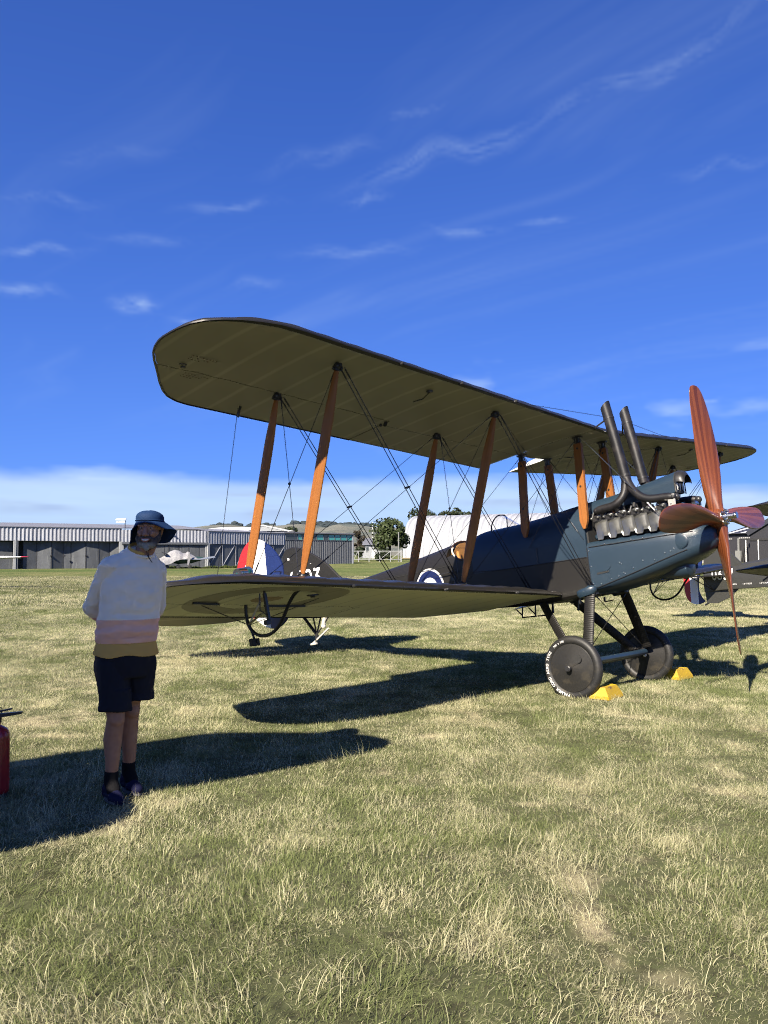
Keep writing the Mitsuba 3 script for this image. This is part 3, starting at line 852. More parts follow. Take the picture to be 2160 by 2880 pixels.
    cyl, fins, rock, stems = [], [], [], []
    for s in (-1, 1):
        for i in range(6):
            x = .20 + .158 * i
            A, B = np.array([x, s * .12, 1.43]), np.array([x, s * .255, 1.665])
            cyl.append(tube([A, B], .050, 12))
            for k in range(9):
                c = A + (B - A) * (.30 + .078 * k); t = (B - A) / np.linalg.norm(B - A)
                fins.append(tube([c, c + t * .004], .066, 12))
            o = np.array([x, s * .275, 1.70])
            rk = add('rocker_cover', concat([ball(o + [.02, s * .02, -.03], [.042, .022, .022], 2), tube([o + [-.06, s * .02, -.055], o + [-.03, s * .01, .02]], .010, 7), ball(o + [-.06, s * .03, -.05], .018, 1), ball(o + [.03, s * .045, -.045], .014, 1)]), 'm_aluminium', eng, smooth=40)
            stems.append(tube([o + [.06, s * .03, -.06], o + [.03, 0, .03]], .007, 6)); stems.append(tube([o + [-.02, -s * .02, 0], o + [-.02, -s * .05, .05]], .022, 8))
            stems.append(box(o + [-.06, -.02, -.10], o + [.06, .02, -.02], .01))
    add('finned_cylinders', concat(cyl + fins), 'm_black_metal', eng, smooth=40, kind='stuff')
    add('valve_gear', concat(stems), 'm_dark_steel', eng, smooth=40, kind='stuff')
    for s in (-1, 1):
        for i in range(6):                                  # one pressed cooling baffle per cylinder
            x0, L = .19 + .162 * i, .163
            nu, nv = 15, 13
            u, v = np.linspace(0, 1, nu), np.linspace(0, 1, nv)
            U, V = np.meshgrid(u, v, indexing='ij')
            X = x0 + L * U - .050 * (V - .5) * 0 + (.5 - V) * .045
            topz = 1.592 + .040 * U ** .8
            Z = 1.392 + (topz - 1.392) * V
            arch = np.clip((U - .40) / .09, 0, 1) * np.clip((.95 - U) / .05, 0, 1)
            Z = np.where(V < .5, Z + arch * .036 * (1 - V / .5), Z)
            Y = .345 - .045 * V + .008 * np.sin(PI * np.clip(U * 1.1, 0, 1)) * np.clip(V * 2.2, 0, 1) + .012 * np.exp(-((U - .97) / .07) ** 2) * (1 - V) * .9
            Y = Y - .022 * np.clip((V - .90) / .10, 0, 1) ** 2
            Y = Y + .010 * arch * np.exp(-((V - .05) / .12) ** 2)
            g = grid(np.stack([X, s * Y, Z], -1), flip=s > 0)
            back = grid(np.stack([X, s * (Y - .004), Z], -1), flip=s < 0)
            lip = tube(np.stack([X[:, -1], s * (Y[:, -1] - .002), Z[:, -1]], -1), .004, 6)
            foot = tube(np.stack([X[:, 0], s * (Y[:, 0] - .002), Z[:, 0]], -1), .0035, 6)
            add('cooling_baffle', concat([g, back, lip, foot]), 'm_aluminium', eng, smooth=60)
        add('baffle_backing', box([.19, s * .262 - .02, 1.385], [1.17, s * .262 + .02, 1.52], .01), 'm_black_matt', eng)
        # exhaust: two collectors that meet in one stack
        y = s * .335
        A = spline([(.235, y, 1.725), (.40, y, 1.745), (.50, y, 1.77), (.565, y - s * .02, 1.83), (.592, s * .265, 1.95), (.597, s * .227, 2.07)], 30)
        B = spline([(1.16, y, 1.725), (.95, y, 1.745), (.85, y, 1.765), (.75, y - s * .02, 1.83), (.65, s * .265, 1.95), (.60, s * .227, 2.07)], 30)
        ra = np.interp(np.linspace(0, 1, 30), [0, .04, .1, 1], [.036, .044, .046, .047])
        pipes = [tube(A, ra, 14), tube(B, ra, 14)] + [ball(P[0], .038, 2) for P in (A, B)]
        for x in (.30, .48, .82, 1.0): pipes.append(tube([(x, y, 1.74), (x - .01, s * .30, 1.69)], .028, 10))
        ex = add('exhaust_collector', concat(pipes), 'm_exhaust', plane, smooth=50)
        p0, p1 = np.array([.60, s * .225, 2.02]), np.array([.462, s * .235, 2.985])
        t = (p1 - p0) / np.linalg.norm(p1 - p0)
        st = tube([p0, p0 + t * .08, p0 + (p1 - p0) * .5, p1], [.056, .060, .060, .060], 20)
        cutn = np.array([-.60, 0, .80])
        cn = np.array([.64, 0, -.768])
        so = mani(st).trim_by_plane(cn.tolist(), float(cn @ (p1 + [.060, 0, 0])))
        add('exhaust_stack', so if so.volume() > .001 else st, 'm_exhaust', plane, smooth=45)
        cl = p0 + t * .765
        add('stack_clamp', concat([tube([cl - t * .008, cl + t * .008], .0635, 20), tube([p0 + t * .05, p0 + t * .075], .0625, 20), ball(cl + [-.05, -s * .03, 0], .012, 1)]), 'm_dark_steel', plane, smooth=45)
        add('stack_brace', tube([cl + [-.05, -s * .02, 0], W(True, s * .34, .0, .03)], .010, 6), 'm_black_metal', plane)
        hp = np.array([1.135, s * .30, 1.70])
        hp[1] = s * .35
        add('silencer_plate', concat([box(hp + [-.035, -.012, -.075], hp + [.05, .012, .06], .008), box(hp + [-.07, -.012, .0], hp + [.0, .014, .03], .006), ball(hp + [.0, s * .014, -.04], .012, 1)]), 'm_plate', plane)
        add('manifold_cap', ball([1.18, s * .30, 1.725], [.04, .035, .04], 2), 'm_black_metal', plane, smooth=True)
    # ---------------- air scoop over the engine
    sx = np.array([-.02, .25, .60, .95, 1.10])
    sz = np.array([1.885, 1.905, 1.955, 2.015, 2.045])
    sbz = np.array([1.72, 1.74, 1.76, 1.785, 1.80])
    sw = np.array([.155, .15, .14, .13, .125])
    R = []
    for x, t, b, w in zip(sx, sz, sbz, sw):
        R.append([(x, w, b)] + [(x, w * math.cos(a), t - .13 + .13 * math.sin(a)) for a in np.linspace(0, PI, 15)] + [(x, -w, b)])
    sc = add('air_scoop', loft(np.array(R)), 'm_grey_paint', plane, smooth=40)
    R2 = []
    for x, k, dz in [(1.085, 1.01, 0), (1.13, 1.0, -.002), (1.165, .93, -.012), (1.185, .78, -.03)]:
        R2.append([(x + .03, .125 * k * math.cos(a), 1.915 + dz + .13 * k * math.sin(a)) for a in np.linspace(0, PI, 15)])
    add('scoop_hood', concat([grid(np.array(R2)), grid(np.array(R2), flip=True)]), 'm_dark_steel', sc, smooth=True)
    Rm = [(1.105, .123, 1.80)] + [(1.105, .123 * math.cos(a), 1.915 + .128 * math.sin(a)) for a in np.linspace(0, PI, 15)] + [(1.105, -.123, 1.80)]
    add('scoop_mouth', extrude(sg.Polygon([(p_[1], p_[2]) for p_ in Rm]), 'x', 1.100, 1.108), 'm_black_matt', sc)
    add('scoop_frame', tube(np.array([(1.12, .123, 1.79)] + [(1.12, .123 * math.cos(a), 1.915 + .128 * math.sin(a)) for a in np.linspace(0, PI, 15)] + [(1.12, -.123, 1.79)]), .007, 6), 'm_black_metal', sc)
    va = [extrude(sg.Polygon([(y - .026, 1.905), (y + .026, 1.905), (y, 1.825)]), 'x', 1.112, 1.118) for y in (-.07, 0, .07)] + [box([1.110, -.118, 1.80], [1.118, -.098, 1.90])]
    add('scoop_vane', concat(va), 'm_white', sc)
    # ---------------- propeller
    PX, PZ, PR, PA = 1.47, 1.452, 1.487, .0474
    pr = add('propeller', concat([lathe([(0, -.08), (.105, -.08), (.118, -.06), (.118, .05), (.10, .075), (0, .075)], 40, 'x').apply_translation([PX, 0, PZ])]), 'm_prop_wood', plane, smooth=40, uv=lambda v: np.c_[v[:, 0] - PX, np.hypot(v[:, 1], v[:, 2] - PZ)])
    rr = np.array([.06, .14, .22, .32, .45, .60, .75, .90, 1.05, 1.20, 1.32, 1.40, 1.45, 1.475, 1.485])
    ch = np.array([.150, .158, .172, .198, .238, .276, .298, .305, .300, .282, .252, .215, .168, .112, .03])
    tk = np.array([.135, .118, .095, .076, .060, .048, .039, .032, .026, .021, .017, .014, .011, .008, .005])
    beta = np.arctan2(2.35, 2 * PI * np.maximum(rr, .20))
    beta[:4] = [.9, .95, 1.0, .92]
    off = np.array([0, 0, 0, 0, .004, .008, .012, .014, .014, .010, .004, -.004, -.010, -.014, -.016])
    for k in range(4):
        an = PA + k * PI / 2
        S, UV = [], []
        th = np.arange(24) * 2 * PI / 24
        for r_, c_, t_, be, o in zip(rr, ch, tk, beta, off):
            cu = np.cos(th) * c_ / 2 + o
            tv = np.sin(th) * t_ / 2
            tv = np.where(tv > 0, tv * 1.35, tv * .55) * (1 + .3 * np.cos(th))
            ax = cu * math.sin(be) + tv * math.cos(be)              # forward
            ip = cu * math.cos(be) - tv * math.sin(be)              # in the disc plane, towards the turn
            S.append(np.stack([PX + ax, ip, np.full_like(ax, r_)], -1))
        S = np.array(S)
        ca, sa = math.cos(an), math.sin(an)
        y, z = S[..., 1].copy(), S[..., 2].copy()
        # blade k points along angle an measured from up towards starboard; leading edge turns to port at the top
        S[..., 1] = y * ca - z * sa
        S[..., 2] = PZ + y * sa + z * ca
        m = loft(S)
        add('blade', m, 'm_prop_wood', pr, smooth=60, uv=lambda v: np.c_[v[:, 0] - PX, np.hypot(v[:, 1], v[:, 2] - PZ)])
    bl = [lathe([(0, 0), (.092, 0), (.092, .006), (.045, .010), (0, .010)], 32, 'x').apply_translation([PX + .075, 0, PZ]), lathe([(0, 0), (.055, 0), (.050, .035), (.036, .040), (.030, .10), (.036, .102), (.036, .135), (0, .135)], 20, 'x').apply_translation([PX + .08, 0, PZ])]
    for k in range(8):
        a = k * PI / 4 + .2
        bl.append(lathe([(0, 0), (.017, 0), (.017, .018), (.009, .020), (.009, .036), (0, .036)], 6, 'x').apply_translation([PX + .082, .074 * math.cos(a), PZ + .074 * math.sin(a)]))
        bl.append(bar([PX + .09, .052 * math.cos(a + .39), PZ + .052 * math.sin(a + .39)], [PX + .125, .04 * math.cos(a + .39), PZ + .04 * math.sin(a + .39)], .012, .012))
    bl += [bar([PX + .195, -.05, PZ + .01], [PX + .195, .05, PZ - .01], .016, .016)]
    add('hub_plate', concat(bl), 'm_steel', pr, smooth=35)
    # ---------------- undercarriage
    for s in (-1, 1):
        axle = np.array([0, s * .76, .02])
        lg = streamline([.055, s * .41, .81], [.10, s * .735, .10], .135, .050, (1, 0, 0), 'm_leg_tape', 'undercarriage_leg', plane, taper=.92, uvoff=.5)
        streamline([-.60, s * .385, .735], [-.06, s * .735, .06], .115, .045, (.6, 0, .8), 'm_leg_tape', 'undercarriage_leg', plane, taper=.92, uvoff=.5)
        R = [np.array([[.05 + .13 * k * math.cos(a) - .03, s * (.415 + .075 * k * math.sin(a)), z + .02 * math.cos(a)] for a in np.arange(24) * PI / 12]) for k, z in [(.2, .868), (.8, .862), (1.0, .845), (.98, .80), (.80, .77), (.3, .765)]]
        add('leg_fairing', loft(R), 'm_grey_paint', plane, smooth=45)
        add('leg_root', concat([box([-.02, s * .37 - .04, .76], [.13, s * .37 + .04, .83], .02), box([-.66, s * .36 - .03, .71], [-.55, s * .36 + .03, .75], .015)]), 'm_black_metal', plane)
        wy = s * .90
        # wheel: tyre, fabric cover, hub cap and lettering
        pr_ = [(.302 + .050 * math.cos(a), .050 * math.sin(a)) for a in np.arange(22) * 2 * PI / 22]
        P = np.array(pr_)
        th = np.arange(64) * 2 * PI / 64
        S = np.stack([np.stack([P[:, 0] * math.cos(q), P[:, 1], P[:, 0] * math.sin(q)], -1) for q in th])
        S = np.concatenate([S, S[:1]], 0)
        ty = grid(np.concatenate([S, S[:, :1]], 1))
        if np.linalg.det(np.eye(3)) and (ty.vertex_normals[0] @ (ty.vertices[0])) < 0: ty.invert()
        wh = add('wheel', lathe([(0, -.105), (.03, -.103), (.035, -.075), (.258, -.036), (.266, -.028), (.268, .028), (.258, .036), (.035, .075), (.03, .095), (0, .097)], 64, 'y').apply_translation([0, wy, 0]), 'm_wheel_cover', plane, smooth=30)
        add('tyre', ty.apply_translation([0, wy, 0]), 'm_tyre', wh, smooth=True)
        hc = concat([lathe([(0, 0), (.034, 0), (.034, .03), (.026, .034), (.026, .04), (0, .04)], 16, 'y').apply_translation([0, 0, .0])])
        hc.apply_scale([1, s, 1]); hc.apply_translation([0, wy + s * .098, 0])
        if hc.volume < 0: hc.invert()
        add('hub_cap', hc, 'm_black_metal', wh)
        va = concat([lathe([(0, 0), (.046, 0), (.046, .006), (0, .006)], 20, 'y').apply_scale([1, s, 1]).apply_translation([.105, wy + s * .068, .095])])
        add('valve_hole', va, 'm_black_matt', wh)
        cone = []
        for q, wd in ((.105, .095),):
            a0 = math.atan2(.095, .105); r0 = math.hypot(.105, .095)
            f = np.array([[.036 * math.cos(a0 - .35), .080, .036 * math.sin(a0 - .35)], [r0 * 1.0 * math.cos(a0 - .33), .063, r0 * math.sin(a0 - .33)], [r0 * 1.28 * math.cos(a0), .0585, r0 * 1.28 * math.sin(a0)], [r0 * math.cos(a0 + .33), .063, r0 * math.sin(a0 + .33)], [.036 * math.cos(a0 + .35), .080, .036 * math.sin(a0 + .35)], [r0 * .6 * math.cos(a0), .078, r0 * .6 * math.sin(a0)]])
            cone.append(trimesh.convex.convex_hull(f * [1, s, 1] + [0, wy, 0]))
        add('valve_pocket', concat(cone), 'm_wheel_cover', wh)
        let = []
        for text, a0, step, sc_ in (('PALMER CORD AERO TYRE', 256.5, -5.72, .030), ('700 x 100', 127.0, -3.3, .020)):
            for i, chx in enumerate(text):
                if chx == ' ': continue
                g = meshkit.text_mesh(chx, sc_, .0012, bold=True)
                g.apply_translation([-g.bounds[:, 0].mean(), -sc_ / 2, 0])
                v = np.array(g.vertices)
                a = math.radians(a0 + step * i) 
                rad = .300 + v[:, 1]
                aa = a - v[:, 0] / .300
                lift = np.sqrt(np.maximum(.0505 ** 2 - (rad - .302) ** 2, 0)) + .0008 + v[:, 2]
                # seen from outside: angle counted from nose (starboard view: nose is on the right)
                sx_ = 1 if s < 0 else -1
                g2 = trimesh.Trimesh(np.c_[sx_ * rad * np.cos(aa), wy + s * lift, rad * np.sin(aa)], g.faces, process=False)
                let.append(g2)
        add('tyre_lettering', concat(let), 'm_white', wh, smooth=False)
        add('axle_end', concat([ball([0, s * .775, .02], [.05, .04, .05], 2), tube([(0, s * .74, .02), (0, s * .86, .0)], .028, 10), box([-.05, s * .745 - .015, -.04], [.07, s * .745 + .015, .10], .012)]), 'm_dark_steel', plane)
        add('bungee', concat([tube([(.05 * math.cos(a), s * .80, .02 + .05 * math.sin(a)) for a in np.arange(13) * PI / 6], .012, 6), ball([.055, s * .74, -.005], .024, 1)]), 'm_white_tape', plane)
    add('axle', tube([(.0, -.86, .005), (.0, .86, .005)], .026, 14), 'm_dark_steel', plane, smooth=60)
    add('spreader_bar', tube([(.065, -.74, .035), (.065, .74, .035)], .036, 14, flat=1.0), 'm_grey_paint', plane, smooth=60)
    wire([.10, -.40, .78], [.06, .73, .10], .005); wire([.10, .40, .78], [.06, -.73, .10], .005)
    # ---------------- tail
    fin = [(-5.635, 1.20), (-5.625, 1.95), (-5.59, 2.03), (-5.52, 2.075), (-5.40, 2.085), (-5.25, 2.055), (-5.09, 1.995), (-4.85, 1.87), (-4.59, 1.69), (-4.40, 1.51), (-4.25, 1.40), (-4.10, 1.33), (-4.1, 1.20)]
    fn = add('fin', extrude(sg.Polygon(fin).buffer(-.012).buffer(.012), 'y', -.020, .020), 'm_doped_top', plane, smooth=30, uv=lambda v: v[:, [0, 2]])
    add('edge_band', tube(np.array([(x, 0, z) for x, z in fin[1:-1]]), .021, 7), 'm_doped_top', fn, smooth=60, uv=lambda v: v[:, [0, 2]])
    for s in (-1, 1):
        tx = meshkit.text_mesh('6403', .27, .002, bold=True)
        v = np.array(tx.vertices); wid = v[:, 0].max()
        x = -5.57 + v[:, 0] * (.80 / wid) if s < 0 else -4.77 - v[:, 0] * (.80 / wid)
        add('serial_number', (np.c_[x, s * (.0215 + v[:, 2]), 1.425 + v[:, 1]], np.array(tx.faces)), 'm_white', fn, smooth=False)
        lb = box([-5.52, s * .022 - .001, 1.90], [-5.47, s * .022 + .002, 1.935]); add('maker_label', lb, 'm_white', fn)
    ru = np.array([(-5.665, .98), (-5.665, 1.78), (-5.72, 1.92), (-5.84, 2.08), (-6.00, 2.22), (-6.18, 2.315), (-6.36, 2.35), (-6.52, 2.31), (-6.66, 2.20), (-6.77, 2.05), (-6.84, 1.86), (-6.86, 1.65), (-6.84, 1.42), (-6.76, 1.28), (-6.62, 1.15), (-6.42, 1.02), (-6.20, .90), (-5.97, .85), (-5.78, .90)])
    rs = sg.Polygon(spline(np.vstack([ru[1:], ru[:1]]), 90)).buffer(0)
    rd = add('rudder', extrude(rs, 'y', -.022, .022), 'm_rudder', plane, smooth=30, uv=lambda v: v[:, [0, 2]])
    eb = np.array(rs.exterior.coords)
    add('edge_band', tube(np.c_[eb[:, 0], 0 * eb[:, 0], eb[:, 1]], .0225, 6, caps=False), 'm_rudder', rd, smooth=60, uv=lambda v: v[:, [0, 2]])
    for s in (-1, 1):
        rb = [tube([(-5.7, s * .023, z), (-6.82 + .06 * abs(z - 1.6), s * .023, z)], .003, 4) for z in (1.30, 1.70, 2.02)]
        add('rib_tape', concat(rb), 'm_rudder', rd, uv=lambda v: v[:, [0, 2]])
        add('maker_label', box([-6.60, s * .024 - .001, 1.915], [-6.52, s * .024 + .002, 1.955]), 'm_white', rd)
        add('control_horn', concat([bar([-5.70, s * .02, 1.74], [-5.70, s * .16, 1.74], .03, .01), ball([-5.70, s * .15, 1.74], .015, 1)]), 'm_black_metal', rd)
        wire([-5.70, s * .15, 1.74], [-3.6, s * .20, 1.36], .0022, end=False)
        wire([-5.2, s * .02, 1.80], [-5.1, s * 1.3, 1.24], .0026); wire([-5.60, s * .02, 1.05], [-5.3, s * 1.3, 1.18], .0026)
        add('fin_eye', ball([-4.98, s * .024, 1.78], .014, 1), 'm_steel', fn)
    for s in (-1, 1):
        tp = [(-4.60, .06), (-4.72, .60), (-4.95, 1.45), (-5.15, 2.0), (-5.32, 2.25), (-5.60, 2.36), (-5.62, .06)]
        tb = [(x, s * y) for x, y in tp]
        tpn = add('tailplane', extrude(sg.Polygon(tb), 'z', 1.195, 1.228), 'm_doped_top', plane, smooth=30, uv=lambda v: v[:, :2])
        add('underside', extrude(sg.Polygon(tb).buffer(-.01), 'z', 1.190, 1.1955), 'm_linen_upper', tpn, smooth=False, uv=lambda v: v[:, :2])
        el = sg.Polygon([(0, .13), (0, 2.36), (-.18, 2.40), (-.42, 2.30), (-.62, 2.02), (-.70, 1.6), (-.70, .75), (-.58, .38), (-.36, .16)])
        m1, m2 = extrude(el, 'z', -.012, .012), extrude(el.buffer(-.01), 'z', -.0165, -.0115)
        dr_ = trimesh.transformations.rotation_matrix(-.30, [0, 1, 0])
        for m_ in (m1, m2):
            m_.apply_transform(dr_); m_.apply_scale([1, s, 1]); m_.apply_translation([-5.635, 0, 1.21])
            if m_.volume < 0: m_.invert()
        ev = add('elevator', m1, 'm_doped_top', plane, smooth=30, uv=lambda v: v[:, :2])
        add('underside', m2, 'm_linen_upper', ev, smooth=False, uv=lambda v: v[:, :2])
        add('elevator_horn', bar([-5.68, s * .55, 1.06], [-5.68, s * .55, 1.36], .03, .008), 'm_black_metal', ev)
    add('tail_skid', concat([tube([(-4.72, 0, .74), (-5.10, 0, .53)], .016, 8), box([-5.16, -.03, .505], [-5.02, .03, .54], .01)]), 'm_white_tape', plane)
    add('skid_strut', concat([tube([(-4.95, -.10, 1.00), (-5.0, 0, .66)], .013, 6), tube([(-4.95, .10, 1.00), (-5.0, 0, .66)], .013, 6), tube([(-5.35, 0, 1.05), (-5.0, 0, .66)], .024, 8), tube([(-4.62, 0, .98), (-5.0, 0, .66)], .013, 6), tube([(-5.0, 0, .68), (-5.02, 0, .56)], .02, 8)]), 'm_black_metal', plane)
    add('skid_bungee', concat([tube([(-4.75, 0, .98), (-4.83, 0, .80)], .035, 8), ball([-4.83, 0, .78], .04, 1), ball([-4.74, 0, .98], .04, 1)]), 'm_white_tape', plane)


def fus_col(p, n, uv):
    st = fbm(uv.x * 2, uv.y * 3, 2.0, 3)
    c = mix(C(.0125, .0115, .0105), C(.0165, .0155, .014), st)
    g = mix(C(.015, .028, .045), C(.020, .035, .054), st)
    panel = smoothstep(1.212, 1.216, uv.y) * smoothstep(-1.60, -1.585, uv.x)
    c = mix(c, g, panel)
    r = dr.sqrt(dr.square(uv.x + 2.375) + dr.square(uv.y - 1.118))
    e = lambda a: 1 - smoothstep(a - .003, a + .003, r)
    c = mix(c, C(.55, .55, .54), e(.262)); c = mix(c, C(.008, .014, .065), e(.232)); c = mix(c, C(.55, .55, .54), e(.138)); c = mix(c, C(.25, .012, .016), e(.052))
    return c


def rud_col(p, n, uv):
    x = uv.x
    return dr.select(x < -6.44, C(.34, .016, .020), dr.select(x < -6.06, C(.60, .60, .59), C(.008, .018, .085)))


def tape_col(p, n, uv):
    k = uv.y / .026 + uv.x * 3.0
    b = dr.abs(k - dr.floor(k) - .5)
    return mix(C(.009, .0085, .008), C(.017, .016, .015), smoothstep(.30, .5, b))


def tape_bump(p, n, uv):
    k = uv.y / .026 + uv.x * 3.0
    return dr.abs(k - dr.floor(k) - .5)


paint('m_fuselage', proc(fus_col), .42, spec=.25, coat=.22)
paint('m_rudder', proc(rud_col), .38, coat=.3)
paint('m_leg_tape0', proc(tape_col), .42, spec=.3)
mat('m_leg_tape', type='bumpmap', bsdf={'type': 'ref', 'id': 'm_leg_tape0'}, arbitrary=proc(tape_bump, .002), scale=.006)
paint('m_white_tape', (.50, .48, .42), .6)
paint('m_plate', (.42, .41, .38), .4, metal=.4)
paint('m_leather', (.045, .022, .012), .5)


def cover_col(p, n, uv):
    a = fbm(p.x * 4, p.y * 4, p.z * 4, 3)
    dust = smoothstep(.48, .75, fbm(p.x * 11, p.y * 11, p.z * 11, 4)) * smoothstep(.62, .05, p.z)
    return mix(mix((.014, .0135, .013), (.021, .020, .019), a), (.055, .047, .034), dust * .55)


def tyre_col(p, n, uv):
    d = smoothstep(.45, .75, fbm(p.x * 14, p.y * 14, p.z * 14, 4))
    low = smoothstep(.50, .02, p.z)
    return mix(C(.013, .013, .0135), C(.060, .052, .038), d * (.12 + .5 * low))


paint('m_tyre', proc(tyre_col), .55)
paint('m_wheel_cover', proc(cover_col), .42, spec=.5)

plane = thing('biplane', 'dark two-bay biplane with four-blade wooden propeller, twin exhaust stacks and 6403 on its fin', 'biplane', xf=BIPLANE_POSE)
make_biplane(plane)


def copy_thing(src, xf, label, cat, group=None, skip=(), name=None):
    k = numbered(name or src)
    place[k] = xf
    tag(k, label, cat, group)
    for q in [q for q in scene if q.startswith(src + '__')]:
        if any(s in q for s in skip): continue
        scene[k + q[len(src):]] = {**scene[q], 'to_world': xf}
    return k

# ---------------------------------------------------------------- chocks, extinguisher
def chock_col(p, n, uv):
    a = fbm(p.x * 22, p.y * 22, p.z * 30, 4)
    b = fbm(p.x * 6, p.y * 6, p.z * 6, 3)
    c = mix(C(.40, .27, .010), C(.33, .21, .009), b)
    return mix(c, C(.12, .07, .03), smoothstep(.55, .72, a) * smoothstep(.42, .58, b) * .9)


paint('m_chock', proc(chock_col), .6)
paint('m_rope', (.10, .07, .04), .9)


def chock(x, y, head, label, group):
    c = thing('wheel_chock', label, 'wheel chock', group, xf=T4().translate([x, y, float(ground_z(x, y)) + .012]).rotate([0, 0, 1], head))
    prof = sg.Polygon([(-.115, 0), (.115, 0), (.105, .035), (.052, .125), (-.045, .128), (-.105, .030)])
    m = extrude(prof, 'y', -.19, .19)
    v = np.array(m.vertices)
    sh = np.where(v[:, 2] > .1, .80, 1.0)
    v[:, 1] *= sh
    blk = mani(trimesh.Trimesh(v, m.faces))
    blk = blk - mani(box([-.02, -.09, .112], [.005, .09, .2]))
    add('block', blk, 'm_chock', c, smooth=20)
    add('rope_slot', box([-.021, -.088, .1105], [.004, .088, .1135]), 'm_rope', c)


chock(2.42, 9.40, -38, 'weathered yellow chock in front of the nearer wheel', 'wheel chocks')
chock(3.70, 10.86, -44, 'yellow chock in front of the far wheel', 'wheel chocks')

paint('m_red', (.26, .006, .012), .28, coat=.6)
e = thing('fire_extinguisher', 'red fire extinguisher with black handle cut off by the left edge', 'fire extinguisher', xf=T4().translate([-2.535, 5.66, float(ground_z(-2.535, 5.66))]))
add('cylinder', lathe([(0, .02), (.070, .02), (.082, .035), (.084, .06), (.084, .385), (.080, .415), (.066, .44), (.035, .458), (.026, .463), (.026, .495), (0, .495)], 36), 'm_red', e)
add('base_ring', lathe([(0, 0), (.078, 0), (.080, .03), (0, .03)], 30), 'm_black_matt', e)
add('valve', concat([lathe([(0, .48), (.030, .48), (.032, .52), (.022, .535), (0, .535)], 18), lathe([(0, 0), (.018, 0), (.018, .02), (0, .02)], 14, 'y').apply_translation([0, -.045, .515])]), 'm_dark_steel', e)
add('handle', concat([trimesh.convex.convex_hull(np.array([(-.02, s * .016, z) for s in (-1, 1) for z in (.505, .535)] + [(.165, s * .012, z) for s in (-1, 1) for z in (.538, .552)])),
                      trimesh.convex.convex_hull(np.array([(-.05, s * .012, z) for s in (-1, 1) for z in (.53, .545)] + [(.10, s * .010, z) for s in (-1, 1) for z in (.565, .575)]))]), 'm_black_metal', e)
add('hose', concat([tube(spline([(-.02, .02, .52), (-.05, .05, .57), (-.10, .06, .52), (-.105, .05, .30), (-.10, .03, .12)], 24), .012, 8), tube(spline([(.01, 0, .545), (.022, .01, .575), (.035, .0, .56), (.028, -.01, .54)], 14), .003, 5)]), 'm_black_matt', e)
lab = np.array([[(.0852 * math.cos(a), .0852 * math.sin(a), z) for z in (.27, .36)] for a in np.linspace(-2.6, -1.05, 14)])
add('label', grid(lab), 'm_black_matt', e, smooth=True)

# ---------------------------------------------------------------- the man, built in metres: x to the right, y away from the camera, z up
PX0, PY0 = -1.678, 5.595


def sweater_col(p, n, uv):
    a = fbm(p.x * 30, p.y * 30, p.z * 30, 3)
    wob = .003 * noise(p.x * 20, p.y * 20, 1.0)
    grey = mix(C(.76, .65, .51), C(.84, .72, .57), a)
    pink = mix(C(.72, .40, .29), C(.80, .46, .34), a)
    return mix(grey, pink, smoothstep(1.157, 1.153, p.z + wob))


def cloth_bump(p, n, uv):
    return fbm(p.x * 9 + 2 * noise(p.z * 7, 1.0), p.y * 9, p.z * 16, 3)


paint('m_sweater0', proc(sweater_col), .95, spec=.1)
mat('m_sweater', type='bumpmap', bsdf={'type': 'ref', 'id': 'm_sweater0'}, arbitrary=proc(cloth_bump, .006), scale=.030)
def skin_col(p, n, uv):
    a = fbm(p.x * 40, p.y * 40, p.z * 40, 3)
    return mix(C(.26, .120, .072), C(.33, .160, .100), a)
paint('m_skin', proc(skin_col), .5, spec=.4)
paint('m_tshirt', (.54, .31, .085), .9, spec=.1)
paint('m_shorts', (.010, .010, .016), .8, spec=.2)
paint('m_shorts_panel', (.060, .045, .038), .85, spec=.2)
paint('m_sock', (.008, .008, .009), .95, spec=.1)
paint('m_shoe', (.004, .005, .026), .8, spec=.2)
paint('m_sole', (.06, .06, .07), .8)
paint('m_hat', (.007, .024, .072), .75, spec=.2)
def beard_col(p, n, uv):
    a = fbm(p.x * 90, p.y * 90, p.z * 40, 3)
    chin = smoothstep(1.656, 1.630, p.z) * smoothstep(.070, .035, dr.abs(p.x - (PX0 + .150)))
    return mix(mix(C(.050, .036, .028), C(.10, .075, .06), a), mix(C(.19, .175, .15), C(.33, .31, .27), a), chin)
paint('m_beard', proc(beard_col), .8, spec=.2)
paint('m_eye', (.30, .29, .28), .4)
paint('m_iris', (.03, .025, .02), .2)
paint('m_lip', (.26, .10, .085), .5)
paint('m_teeth', (.70, .68, .62), .3)

